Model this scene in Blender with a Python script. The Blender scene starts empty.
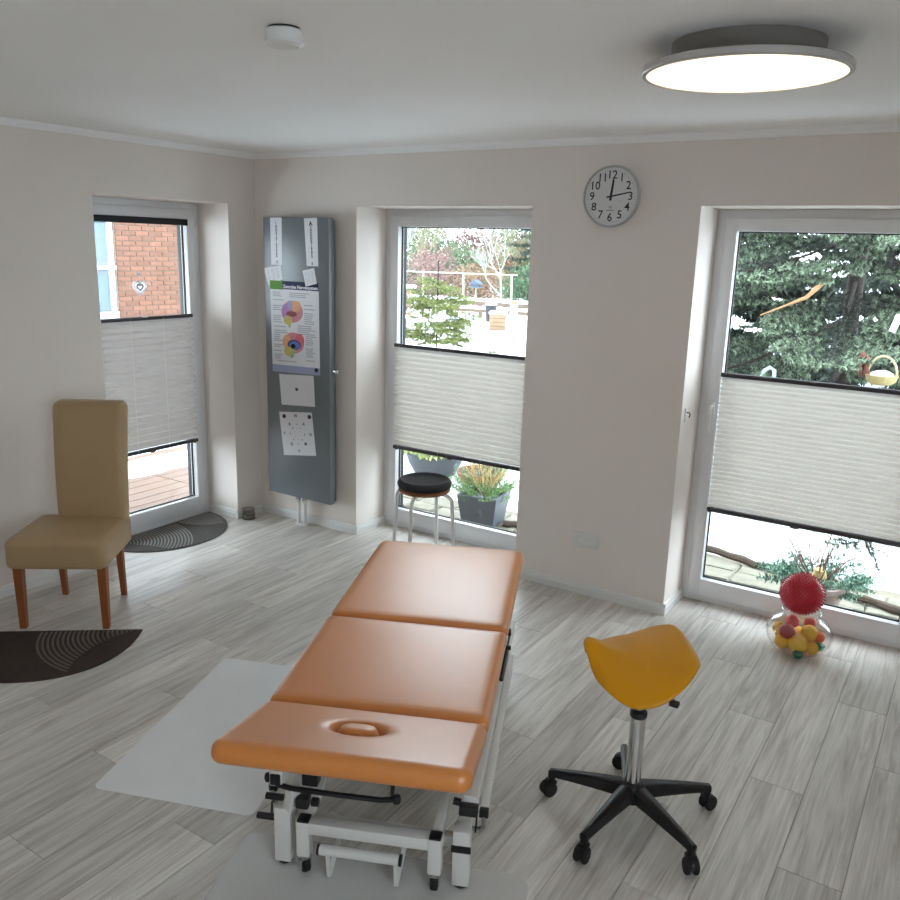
import bpy, bmesh, math, random
import numpy as np
from mathutils import Vector, Matrix
from math import sin, cos, pi, radians, sqrt, atan2

random.seed(7)
SC = bpy.context.scene
COL = SC.collection

# ------------------------------------------------------------------ camera
CAM = (4.23864, -4.15103, 1.89241)
YAW, PITCH, ROLL, FPX = -0.566966, -0.238374, 0.0287727, 834.78
def _cam():
    f = Vector((sin(YAW)*cos(PITCH), cos(YAW)*cos(PITCH), sin(PITCH)))
    r = Vector((cos(YAW), -sin(YAW), 0)); u = r.cross(f)
    c, s = cos(ROLL), sin(ROLL)
    r2 = c*r + s*u; u2 = c*u - s*r
    cd = bpy.data.cameras.new('camera'); o = bpy.data.objects.new('camera', cd)
    COL.objects.link(o)
    M = Matrix((r2, u2, -f)).transposed().to_4x4(); M.translation = Vector(CAM)
    o.matrix_world = M
    cd.sensor_fit = 'HORIZONTAL'; cd.sensor_width = 36.0
    cd.lens = FPX/900*36.0; cd.clip_start = 0.05; cd.clip_end = 200
    SC.camera = o
_cam()

# ------------------------------------------------------------------ world, lights, exposure
W = bpy.data.worlds.new('overcast_sky'); SC.world = W; W.use_nodes = True
bg = W.node_tree.nodes['Background']
bg.inputs[0].default_value = (0.80, 0.91, 1.0, 1); bg.inputs[1].default_value = 4.6
LAMP = 0.7      # emission of the ceiling lamp panel
def portal(loc, rot, sx, sy):
    l = bpy.data.lights.new('window_portal', 'AREA'); l.shape = 'RECTANGLE'; l.size = sx; l.size_y = sy
    l.cycles.is_portal = True
    o = bpy.data.objects.new('window_portal', l); COL.objects.link(o)
    o.location = loc; o.rotation_euler = rot
portal((1.47, .47, 1.06), (-pi/2, 0, 0), 1.2, 2.1)
portal((3.585, .47, 1.06), (-pi/2, 0, 0), 1.2, 2.1)
portal((-.46, -.726, 1.06), (0, -pi/2, 0), 2.1, .98)
portal((5.86, -4.1, 1.5), (0, pi/2, 0), 1.4, 1.4)  # sky light through the added right-wall window
VS = SC.view_settings
VS.view_transform = 'Standard'; VS.look = 'None'; VS.exposure = 1.2; VS.gamma = 1.0
VS.use_curve_mapping = False
SC.display_settings.display_device = 'sRGB'
cy = SC.cycles
cy.use_denoising = True
cy.max_bounces = 10; cy.diffuse_bounces = 6; cy.glossy_bounces = 4; cy.transmission_bounces = 8; cy.transparent_max_bounces = 16
cy.sample_clamp_indirect = 6.0; cy.caustics_reflective = False; cy.caustics_refractive = False

# ------------------------------------------------------------------ helpers
def lin(c):
    return tuple(((v/255)/12.92 if v/255 <= .04045 else ((v/255+.055)/1.055)**2.4) for v in c)
MATS = {}
def mat(name, rgb, rough=.5, metal=0., spec=.5, var=0., vscale=8., vstretch=(1,1,1), bump=0., bscale=60., transl=0., alpha=1., coat=0., crough=.3, rand=0., emit=None, estr=0.):
    """rgb in sRGB 0-255; procedural noise variation, bump, translucency and partial transparency"""
    if name in MATS: return MATS[name]
    m = bpy.data.materials.new(name); m.use_nodes = True; MATS[name] = m
    nt = m.node_tree; N = nt.nodes; Lk = nt.links; b = N['Principled BSDF']; out = N['Material Output']
    c = lin(rgb)
    b.inputs['Base Color'].default_value = (*c, 1); b.inputs['Roughness'].default_value = rough
    b.inputs['Metallic'].default_value = metal; b.inputs['Specular IOR Level'].default_value = spec
    b.inputs['Coat Weight'].default_value = coat; b.inputs['Coat Roughness'].default_value = crough; b.inputs['Coat IOR'].default_value = 1.6
    if emit:
        b.inputs['Emission Color'].default_value = (*lin(emit), 1); b.inputs['Emission Strength'].default_value = estr
    tc = N.new('ShaderNodeTexCoord'); mp = N.new('ShaderNodeMapping'); mp.inputs['Scale'].default_value = vstretch
    Lk.new(tc.outputs['Object'], mp.inputs['Vector'])
    colour = None
    if var or rand:
        nz = N.new('ShaderNodeTexNoise'); nz.inputs['Scale'].default_value = vscale; nz.inputs['Detail'].default_value = 5
        Lk.new(mp.outputs[0], nz.inputs['Vector'])
        r = N.new('ShaderNodeMapRange'); r.inputs[1].default_value = .3; r.inputs[2].default_value = .7
        r.inputs[3].default_value = 1-var; r.inputs[4].default_value = 1+var
        Lk.new(nz.outputs[0], r.inputs[0])
        val = r.outputs[0]
        if rand:
            oi = N.new('ShaderNodeObjectInfo'); r2 = N.new('ShaderNodeMapRange')
            r2.inputs[3].default_value = 1-rand; r2.inputs[4].default_value = 1+rand
            Lk.new(oi.outputs['Random'], r2.inputs[0])
            mm = N.new('ShaderNodeMath'); mm.operation = 'MULTIPLY'; Lk.new(val, mm.inputs[0]); Lk.new(r2.outputs[0], mm.inputs[1]); val = mm.outputs[0]
        mx = N.new('ShaderNodeVectorMath'); mx.operation = 'SCALE'; mx.inputs[0].default_value = c
        Lk.new(val, mx.inputs['Scale']); Lk.new(mx.outputs[0], b.inputs['Base Color']); colour = mx.outputs[0]
    if bump:
        nb = N.new('ShaderNodeTexNoise'); nb.inputs['Scale'].default_value = bscale; nb.inputs['Detail'].default_value = 3
        Lk.new(mp.outputs[0], nb.inputs['Vector'])
        bp = N.new('ShaderNodeBump'); bp.inputs['Strength'].default_value = bump; bp.inputs['Distance'].default_value = .002
        Lk.new(nb.outputs[0], bp.inputs['Height']); Lk.new(bp.outputs[0], b.inputs['Normal'])
    sh = b.outputs[0]
    if transl:
        t = N.new('ShaderNodeBsdfTranslucent'); t.inputs[0].default_value = (*c, 1)
        if colour: Lk.new(colour, t.inputs[0])
        ms = N.new('ShaderNodeMixShader'); ms.inputs[0].default_value = transl
        Lk.new(sh, ms.inputs[1]); Lk.new(t.outputs[0], ms.inputs[2]); sh = ms.outputs[0]
    if alpha < 1:
        t = N.new('ShaderNodeBsdfTransparent'); ms = N.new('ShaderNodeMixShader'); ms.inputs[0].default_value = alpha
        Lk.new(t.outputs[0], ms.inputs[1]); Lk.new(sh, ms.inputs[2]); sh = ms.outputs[0]
    Lk.new(sh, out.inputs[0])
    return m
def glass_mat(name, tint=(1,1,1), gloss=.0, rough=0.):
    """thin clear pane: transparent with a fresnel reflection"""
    if name in MATS: return MATS[name]
    m = bpy.data.materials.new(name); m.use_nodes = True; MATS[name] = m
    nt = m.node_tree; N = nt.nodes; Lk = nt.links; N.remove(N['Principled BSDF']); out = N['Material Output']
    t = N.new('ShaderNodeBsdfTransparent'); t.inputs[0].default_value = (*tint, 1)
    g = N.new('ShaderNodeBsdfGlossy'); g.inputs['Roughness'].default_value = rough
    lw = N.new('ShaderNodeLayerWeight'); pw = N.new('ShaderNodeMath'); pw.operation = 'POWER'; pw.inputs[1].default_value = 4.; Lk.new(lw.outputs['Facing'], pw.inputs[0])
    ad = N.new('ShaderNodeMath'); ad.operation = 'MULTIPLY_ADD'; ad.inputs[1].default_value = .7; ad.inputs[2].default_value = .03+gloss; ad.use_clamp = True; Lk.new(pw.outputs[0], ad.inputs[0])
    ms = N.new('ShaderNodeMixShader'); Lk.new(ad.outputs[0], ms.inputs[0]); Lk.new(t.outputs[0], ms.inputs[1]); Lk.new(g.outputs[0], ms.inputs[2])
    Lk.new(ms.outputs[0], out.inputs[0]); return m

class MB:
    """collects geometry for ONE mesh object"""
    def __init__(s): s.v = []; s.f = []
    def add(s, vs, fs):
        k = len(s.v); s.v += [tuple(p) for p in vs]; s.f += [tuple(i+k for i in f) for f in fs]; return s
    def box(s, x0, x1, y0, y1, z0, z1):
        return s.add([(x0,y0,z0),(x1,y0,z0),(x1,y1,z0),(x0,y1,z0),(x0,y0,z1),(x1,y0,z1),(x1,y1,z1),(x0,y1,z1)],
                     [(3,2,1,0),(4,5,6,7),(0,1,5,4),(1,2,6,5),(2,3,7,6),(3,0,4,7)])
    def bbox(s, x0, x1, y0, y1, z0, z1, b=.004, seg=2):
        bm = bmesh.new(); t = MB().box(x0,x1,y0,y1,z0,z1)
        vs = [bm.verts.new(p) for p in t.v]; [bm.faces.new([vs[i] for i in f]) for f in t.f]
        bmesh.ops.bevel(bm, geom=list(bm.edges), offset=b, segments=seg, profile=.5, affect='EDGES')
        bm.verts.index_update()
        s.add([v.co[:] for v in bm.verts], [[v.index for v in f.verts] for f in bm.faces]); bm.free(); return s
    def beam(s, p, q, w, h=None, up=(0,0,1), b=0):
        """square bar from p to q"""
        h = h or w; p = Vector(p); q = Vector(q); d = (q-p); L = d.length; d.normalize()
        x = d.cross(Vector(up)); x = x.normalized() if x.length > 1e-5 else Vector((1,0,0)); z = x.cross(d)
        t = MB(); (t.bbox(-w/2,w/2,0,L,-h/2,h/2,b) if b else t.box(-w/2,w/2,0,L,-h/2,h/2))
        return s.add([p + x*a + d*bb + z*c for a, bb, c in t.v], t.f)
    def tube(s, pts, r, n=10, caps=True):
        pts = [Vector(p) for p in pts]; m = len(pts); rr = r if isinstance(r, (list, tuple)) else [r]*m
        ref = None; k = len(s.v)
        for i, p in enumerate(pts):
            d = (pts[min(i+1,m-1)] - pts[max(i-1,0)]).normalized()
            if ref is None:
                ref = d.orthogonal().normalized()
            else:
                ref = (ref - d*ref.dot(d)).normalized()
            b = d.cross(ref)
            for j in range(n):
                a = 2*pi*j/n; s.v.append(tuple(p + (ref*cos(a) + b*sin(a))*rr[i]))
        for i in range(m-1):
            for j in range(n):
                a = k+i*n+j; c = k+i*n+(j+1)%n; s.f.append((a, c, c+n, a+n))
        if caps:
            s.f.append(tuple(k+j for j in reversed(range(n)))); s.f.append(tuple(k+(m-1)*n+j for j in range(n)))
        return s
    def lathe(s, prof, n=32, c=(0,0,0), caps=True):
        """prof: list of (r, z)"""
        k = len(s.v)
        for r, z in prof:
            for j in range(n):
                a = 2*pi*j/n; s.v.append((c[0]+r*cos(a), c[1]+r*sin(a), c[2]+z))
        m = len(prof)
        for i in range(m-1):
            for j in range(n):
                a = k+i*n+j; b = k+i*n+(j+1)%n; s.f.append((a, b, b+n, a+n))
        if caps:
            s.f.append(tuple(k+j for j in reversed(range(n)))); s.f.append(tuple(k+(m-1)*n+j for j in range(n)))
        return s
    def prism(s, outline, y0, y1, axis='z'):
        """outline: ccw 2-D points, extruded along axis"""
        n = len(outline)
        def P(a, b, h): return (a,b,h) if axis == 'z' else ((a,h,b) if axis == 'y' else (h,a,b))
        return s.add([P(a,b,y0) for a,b in outline]+[P(a,b,y1) for a,b in outline],
              [tuple(reversed(range(n))), tuple(range(n,2*n))]+[(i,(i+1)%n,(i+1)%n+n,i+n) for i in range(n)])
    def tf(s, fn): s.v = [tuple(fn(*p)) for p in s.v]; return s
    def mat4(s, M): s.v = [tuple(M @ Vector(p)) for p in s.v]; return s
    def build(s, name, m, parent=None, smooth=True, fix=True, ang=40):
        me = bpy.data.meshes.new(name); me.from_pydata(s.v, [], s.f); me.update()
        if fix:
            bm = bmesh.new(); bm.from_mesh(me); bmesh.ops.recalc_face_normals(bm, faces=list(bm.faces)); bm.to_mesh(me); bm.free()
        return link(name, me, m, parent, smooth, ang)
def link(name, me, m, parent=None, smooth=True, ang=40):
    me.materials.clear(); me.materials.append(m)
    if smooth:
        me.shade_smooth(); me.set_sharp_from_angle(angle=radians(ang))
    o = bpy.data.objects.new(name, me); COL.objects.link(o)
    if parent: o.parent = parent
    return o
def tag(o, label, cat, group=None):
    o['label'] = label; o['category'] = cat
    if group: o['group'] = group
    return o
def thing(name, label, cat, loc=(0,0,0), rz=0., group=None):
    o = bpy.data.objects.new(name, None); COL.objects.link(o); o.empty_display_size = .05
    o.location = loc; o.rotation_euler = (0,0,rz); return tag(o, label, cat, group)
def struct(o, label=None):
    o['kind'] = 'structure'
    if label: o['label'] = label
    return o
def copy_tree(o, parent=None):
    c = o.copy(); COL.objects.link(c); c.parent = parent
    for ch in list(o.children): copy_tree(ch, c)
    return c
def cushion(hx, hy, h, re=.02, rc=.03, crown=0., hf=None, nx=16, ny=16, side=2):
    """soft slab centred on origin; re = edge rounding, rc = plan corner radius, hf(x,y) extra top height"""
    def lines(H, n):
        e = [H - re*(1-cos(a)) for a in (0, .35, .7, 1.05, pi/2)]
        inner = [(-1+2*i/n)*(H-re) for i in range(1, n)]
        return [-v for v in e] + inner + e[::-1]
    xs = lines(hx, nx); ys = lines(hy, ny); m = MB()
    def corner(x, y):
        qx = max(-(hx-rc), min(hx-rc, x)); qy = max(-(hy-rc), min(hy-rc, y)); dx, dy = x-qx, y-qy
        L = sqrt(dx*dx+dy*dy)
        if abs(dx) > 1e-9 and abs(dy) > 1e-9:
            k = max(abs(dx), abs(dy))/L; return qx+dx*k, qy+dy*k
        return x, y
    for s in (1, -1):
        vs = []; fs = []
        for x in xs:
            for y in ys:
                ins = min(hx-abs(x), hy-abs(y))
                z = h/2 if ins >= re else h/2 - re + sqrt(max(0, re*re-(re-ins)**2))
                X, Y = corner(x, y)
                if s > 0:
                    z += crown*(1-(x/hx)**4)*(1-(y/hy)**4)
                    if hf: z += hf(X, Y)
                vs.append((X, Y, s*z if s < 0 else z))
        ny_ = len(ys)
        for i in range(len(xs)-1):
            for j in range(ny_-1):
                q = (i*ny_+j, (i+1)*ny_+j, (i+1)*ny_+j+1, i*ny_+j+1); fs.append(q if s > 0 else q[::-1])
        m.add(vs, fs)
    # side wall
    nx_, ny_ = len(xs), len(ys); T = nx_*ny_
    per = [i*ny_ for i in range(nx_)] + [(nx_-1)*ny_+j for j in range(1, ny_)] + [i*ny_+ny_-1 for i in range(nx_-2, -1, -1)] + [j for j in range(ny_-2, 0, -1)]
    for a in range(len(per)):
        p, q = per[a], per[(a+1) % len(per)]
        m.f.append((p+T, q+T, q, p))
    return m
def ell(cx, cy, a, b, n=24, t0=0, p=2.):
    o = []
    for i in range(n):
        t = t0+2*pi*i/n; c, s = cos(t), sin(t)
        o.append((cx+a*math.copysign(abs(c)**(2/p), c), cy+b*math.copysign(abs(s)**(2/p), s)))
    return o
def rrect(x0, x1, y0, y1, r, n=5):
    o = []
    for cx, cy, a0 in ((x1-r,y1-r,0),(x0+r,y1-r,pi/2),(x0+r,y0+r,pi),(x1-r,y0+r,1.5*pi)):
        for i in range(n+1):
            a = a0+pi/2*i/n; o.append((cx+r*cos(a), cy+r*sin(a)))
    return o
_txt = {}
def glyphs(txt, bold=False):
    """flat text as (verts, faces), centred, unit cap height about 0.7"""
    if (txt, bold) in _txt: return _txt[(txt, bold)]
    c = bpy.data.curves.new('t', 'FONT'); c.body = txt; c.align_x = 'CENTER'; c.align_y = 'CENTER'; c.resolution_u = 3
    if bold: c.offset = bold if isinstance(bold, float) else .012
    o = bpy.data.objects.new('t', c); COL.objects.link(o)
    dg = bpy.context.evaluated_depsgraph_get(); me = bpy.data.meshes.new_from_object(o.evaluated_get(dg))
    r = ([tuple(v.co) for v in me.vertices], [tuple(p.vertices) for p in me.polygons])
    bpy.data.objects.remove(o); bpy.data.curves.remove(c); bpy.data.meshes.remove(me)
    _txt[(txt, bold)] = r; return r
# ------------------------------------------------------------------ materials of the room
M_wall = mat('wall_paint', (232,223,216), .85, spec=.2, var=.015, vscale=1.5, bump=.15, bscale=220)
M_ceil = mat('ceiling_paint', (246,245,244), .9, spec=.1, var=.012, vscale=1.2, bump=.1, bscale=180)
M_white = mat('white_lacquer', (226,225,223), .35, var=.01)
M_pvc = mat('white_window_plastic', (222,222,224), .3, var=.01)
M_anth = mat('anthracite_plastic', (22,22,26), .6, var=.05)
M_gasket = mat('black_rubber', (18,19,22), .6, var=.05)
M_pane = glass_mat('window_glass', (.97,.985,.98))
M_black = mat('black_plastic', (22,22,24), .38, var=.06)
M_rubber = mat('dark_rubber', (26,25,25), .75, var=.08)
M_chrome = mat('chrome', (215,215,215), .12, metal=1., var=.02)
M_steel = mat('brushed_steel', (180,180,180), .3, metal=1., var=.05)
M_joint = mat('floor_joint', (172,164,156), .9, var=.1)
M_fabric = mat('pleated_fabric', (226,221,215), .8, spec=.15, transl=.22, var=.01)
M_fabric_shaded = mat('shaded_pleated_fabric', (198,192,187), .8, spec=.15, transl=.18, var=.01)  # same blind fabric, darkened to paint in the shade at the left window
M_rail = mat('blind_rail_metal', (62,58,62), .4, var=.04)

def plank_material():
    m = bpy.data.materials.new('oak_vinyl_plank'); m.use_nodes = True; nt = m.node_tree; N = nt.nodes; Lk = nt.links; b = N['Principled BSDF']
    tc = N.new('ShaderNodeTexCoord'); oi = N.new('ShaderNodeObjectInfo')
    off = N.new('ShaderNodeVectorMath'); off.operation = 'SCALE'; off.inputs[0].default_value = (13.1, 37.7, 5.3); Lk.new(oi.outputs['Random'], off.inputs['Scale'])
    ad = N.new('ShaderNodeVectorMath'); ad.operation = 'ADD'; Lk.new(tc.outputs['Object'], ad.inputs[0]); Lk.new(off.outputs[0], ad.inputs[1])
    mp = N.new('ShaderNodeMapping'); mp.inputs['Scale'].default_value = (22, 1.3, 1); Lk.new(ad.outputs[0], mp.inputs[0])
    n1 = N.new('ShaderNodeTexNoise'); n1.inputs['Scale'].default_value = 1.6; n1.inputs['Detail'].default_value = 8; n1.inputs['Roughness'].default_value = .62; n1.inputs['Distortion'].default_value = .9
    Lk.new(mp.outputs[0], n1.inputs['Vector'])
    mp2 = N.new('ShaderNodeMapping'); mp2.inputs['Scale'].default_value = (95, 2.2, 1); Lk.new(ad.outputs[0], mp2.inputs[0])
    n2 = N.new('ShaderNodeTexNoise'); n2.inputs['Scale'].default_value = 2.; n2.inputs['Detail'].default_value = 4; Lk.new(mp2.outputs[0], n2.inputs['Vector'])
    mp3 = N.new('ShaderNodeMapping'); mp3.inputs['Scale'].default_value = (3.5, .8, 1); Lk.new(ad.outputs[0], mp3.inputs[0])
    n3 = N.new('ShaderNodeTexNoise'); n3.inputs['Scale'].default_value = 1.3; n3.inputs['Detail'].default_value = 3; Lk.new(mp3.outputs[0], n3.inputs['Vector'])
    cr = N.new('ShaderNodeValToRGB'); e = cr.color_ramp.elements
    e[0].position = .32; e[0].color = (*lin((184,175,167)), 1); e[1].position = .68; e[1].color = (*lin((228,223,217)), 1)
    x = e.new(.5); x.color = (*lin((212,206,199)), 1)
    Lk.new(n1.outputs[0], cr.inputs[0])
    r2 = N.new('ShaderNodeMapRange'); r2.inputs[1].default_value = .3; r2.inputs[2].default_value = .7; r2.inputs[3].default_value = .86; r2.inputs[4].default_value = 1.1; Lk.new(n2.outputs[0], r2.inputs[0])
    r3 = N.new('ShaderNodeMapRange'); r3.inputs[1].default_value = .3; r3.inputs[2].default_value = .7; r3.inputs[3].default_value = .9; r3.inputs[4].default_value = 1.1; Lk.new(n3.outputs[0], r3.inputs[0])
    r4 = N.new('ShaderNodeMapRange'); r4.inputs[3].default_value = .89; r4.inputs[4].default_value = 1.08; Lk.new(oi.outputs['Random'], r4.inputs[0])
    a = N.new('ShaderNodeMath'); a.operation = 'MULTIPLY'; Lk.new(r2.outputs[0], a.inputs[0]); Lk.new(r3.outputs[0], a.inputs[1])
    a2 = N.new('ShaderNodeMath'); a2.operation = 'MULTIPLY'; Lk.new(a.outputs[0], a2.inputs[0]); Lk.new(r4.outputs[0], a2.inputs[1])
    sc = N.new('ShaderNodeVectorMath'); sc.operation = 'SCALE'; Lk.new(cr.outputs[0], sc.inputs[0]); Lk.new(a2.outputs[0], sc.inputs['Scale'])
    Lk.new(sc.outputs[0], b.inputs['Base Color'])
    b.inputs['Roughness'].default_value = .36; b.inputs['Specular IOR Level'].default_value = .5
    bp = N.new('ShaderNodeBump'); bp.inputs['Strength'].default_value = .25; bp.inputs['Distance'].default_value = .001
    Lk.new(n2.outputs[0], bp.inputs['Height']); Lk.new(bp.outputs[0], b.inputs['Normal'])
    return m
M_plank = plank_material()

# ------------------------------------------------------------------ room shell
H = 2.45; XR = 5.4; YR = -5.4; T = .45
LY0, LY1, LH = -1.214, -.238, 2.125          # left wall opening
MX0, MX1, OH = .867, 2.076, 2.118            # middle window opening
RX0, RX1 = 2.984, 4.185                      # right window opening
FY = .294; FX = -.28                         # frame planes

def plankmesh(L, w=.192, t=.006, g=.0007):
    m = MB(); c = .0012
    x0, x1, y0, y1 = -w/2+g, w/2-g, -L/2+g, L/2-g
    m.add([(x0,y0,-t),(x1,y0,-t),(x1,y1,-t),(x0,y1,-t),(x0,y0,-c),(x1,y0,-c),(x1,y1,-c),(x0,y1,-c),(x0+c,y0+c,0),(x1-c,y0+c,0),(x1-c,y1-c,0),(x0+c,y1-c,0)],
          [(3,2,1,0),(0,1,5,4),(1,2,6,5),(2,3,7,6),(3,0,4,7),(4,5,9,8),(5,6,10,9),(6,7,11,10),(7,4,8,11),(8,9,10,11)])
    me = bpy.data.meshes.new('plank'); me.from_pydata(m.v, [], m.f); me.update(); me.materials.append(M_plank); return me
floor = struct(MB().box(-.3, XR+.05, YR-.05, .31, -.08, -.0062).build('floor', M_joint, smooth=False), 'grey oak plank flooring')
_pm = {}
w = .192; x = -.3 + w/2; row = 0
while x < XR + .05:
    st = YR - .05 - (row*.437 % 1.22)
    y = st
    while y < .31:
        a, b_ = max(y, YR-.05), min(y+1.22, .31)
        L = round(b_-a, 3)
        if L > .03:
            if L not in _pm: _pm[L] = plankmesh(L)
            o = bpy.data.objects.new('plank', _pm[L]); COL.objects.link(o); o.parent = floor; o.location = (x, (a+b_)/2, 0)
        y += 1.22
    x += w; row += 1

wl = MB(); Z0 = -.12
wl.box(-T, 0, YR-T, LY0, Z0, H); wl.box(-T, 0, LY1, T, Z0, H); wl.box(-T, 0, LY0, LY1, LH, H); wl.box(-T, -.3, LY0, LY1, Z0, -.006)
struct(wl.build('wall_left', M_wall, smooth=False))
wb = MB()
wb.box(0, MX0, 0, T, Z0, H); wb.box(MX1, RX0, 0, T, Z0, H); wb.box(RX1, XR+T, 0, T, Z0, H)
wb.box(MX0, MX1, 0, T, OH, H); wb.box(RX0, RX1, 0, T, OH, H)
for a, b_ in ((MX0, MX1), (RX0, RX1)): wb.box(a, b_, .31, T, Z0, -.006)
struct(wb.build('wall_back', M_wall, smooth=False))
wr = MB(); wr.box(XR, XR+T, YR-T, -4.8, Z0, H); wr.box(XR, XR+T, -3.4, 0, Z0, H); wr.box(XR, XR+T, -4.8, -3.4, Z0, .8); wr.box(XR, XR+T, -4.8, -3.4, 2.2, H)  # with the opening for the added fill-light window
struct(wr.build('wall_right', M_wall, smooth=False))
struct(MB().box(0, XR, YR-T, YR, Z0, H).build('wall_rear', M_wall, smooth=False))
struct(MB().box(-T, XR+T, YR-T, T, H, H+.15).build('ceiling', M_ceil, smooth=False))

def profile_run(mb, p, q, n, prof):
    """extrude a (depth, height) profile from p to q; n = direction into the room"""
    p = Vector(p); q = Vector(q); n = Vector(n); k = len(prof)
    vs = [tuple(e + n*d + Vector((0,0,h))) for e in (p, q) for d, h in prof]
    mb.add(vs, [tuple(range(k)), tuple(range(k, 2*k))[::-1]] + [(i, (i+1) % k, (i+1) % k+k, i+k) for i in range(k)])
BP = [(0,0),(.015,0),(.015,.038),(.0115,.041),(.0115,.047),(.008,.056),(.004,.06),(0,.06)]
bl = MB(); e = .015
profile_run(bl, (0, YR, 0), (0, LY0+e, 0), (1,0,0), BP)
profile_run(bl, (0, LY1-e, 0), (0, 0, 0), (1,0,0), BP)
profile_run(bl, (FX+.02, LY1, 0), (0, LY1, 0), (0,-1,0), BP)
profile_run(bl, (FX+.02, LY0, 0), (0, LY0, 0), (0,1,0), BP)
struct(bl.build('baseboard_left', M_white, ang=20))
bb = MB()
profile_run(bb, (0,0,0), (MX0+e,0,0), (0,-1,0), BP); profile_run(bb, (MX1-e,0,0), (RX0+e,0,0), (0,-1,0), BP); profile_run(bb, (RX1-e,0,0), (XR,0,0), (0,-1,0), BP)
for X, s in ((MX0,1),(MX1,-1),(RX0,1),(RX1,-1)): profile_run(bb, (X,0,0), (X,FY+.01,0), (s,0,0), BP)
struct(bb.build('baseboard_back', M_white, ang=20))
CP = [(0,0),(0,-.034),(.008,-.034),(.012,-.022),(.024,-.01),(.028,0)]
for nm, p, q, n in (('trim_1', (0,YR,H), (0,0,H), (1,0,0)), ('trim_2', (0,0,H), (XR,0,H), (0,-1,0))):
    t = MB(); profile_run(t, p, q, n, CP); struct(t.build(nm, M_ceil, ang=20), 'slim white cornice strip below the ceiling')

# ------------------------------------------------------------------ windows
def ring(mb, x0, x1, z0, z1, bw, y0, y1, bb=None, b=.004):
    bb = bb or bw
    mb.bbox(x0, x0+bw, y0, y1, z0, z1, b); mb.bbox(x1-bw, x1, y0, y1, z0, z1, b)
    mb.bbox(x0+bw-.004, x1-bw+.004, y0, y1, z1-bw, z1, b); mb.bbox(x0+bw-.004, x1-bw+.004, y0, y1, z0, z0+bb, b)
def window(n, loc, rz, w, h, label, handle=None, z0=0.):
    """local x along the wall, y outwards, z up; y=0 is the room face of the fixed frame"""
    root = bpy.data.objects.new('window_%d' % n, None); COL.objects.link(root); root.location = loc; root.rotation_euler = (0,0,rz)
    struct(root, label)
    m = MB(); ring(m, 0, w, z0, h, .058, .008, .075, bb=.05); m.build('frame', M_pvc, root)
    m = MB(); ring(m, .042, w-.042, z0+.04, h-.042, .066, -.008, .06, bb=.095, b=.006); s = m.build('sash', M_pvc, root)
    gx0, gx1, gz0, gz1 = .106, w-.106, z0+.133, h-.106
    m = MB(); ring(m, gx0-.004, gx1+.004, gz0-.004, gz1+.004, .012, .032, .046, b=.002); m.build('gasket', M_gasket, s)
    m = MB(); ring(m, 0, w, z0-.01, h, .095, .0605, .11, bb=.12); m.build('outer_frame', M_anth, root)
    m = MB(); m.box(gx0-.003, gx1+.003, .037, .041, gz0-.003, gz1+.003); p = m.build('pane', M_pane, s, smooth=False)
    if handle:
        hx, hz = handle
        m = MB(); m.bbox(hx-.014, hx+.014, -.02, -.006, hz-.035, hz+.035, .005, 3)
        m.tube([(hx,-.018,hz+.012),(hx,-.045,hz+.012),(hx,-.052,hz+.004),(hx,-.053,hz-.02),(hx,-.05,hz-.11),(hx,-.046,hz-.118)], [.009,.009,.01,.0105,.009,.005], 10)
        m.build('handle', M_white, s)
    for hz in (z0+.1, h-.12):                                    # hinge caps
        m = MB(); m.tube([(w-.035,-.006,hz-.035),(w-.035,-.006,hz+.035)], .008, 10); m.build('hinge', M_pvc, root)
    return root
W1 = window(1, (FX, LY0, 0), pi/2, LY1-LY0, LH, 'floor-length white window in the left wall with brick view')
W2 = window(2, (MX0, FY, 0), 0, MX1-MX0, OH, 'floor-length white window behind the round stool')
W3 = window(3, (RX0, FY, 0), 0, RX1-RX0, OH, 'floor-length white window with a fir tree outside', handle=(.075, 1.1))
W4_fill = window(4, (XR-FX, -3.4, 0), -pi/2, 1.4, 2.2, 'unseen white window added in the right wall for fill daylight', z0=.8)  # unseen window, added to bring fill daylight into the room

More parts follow.
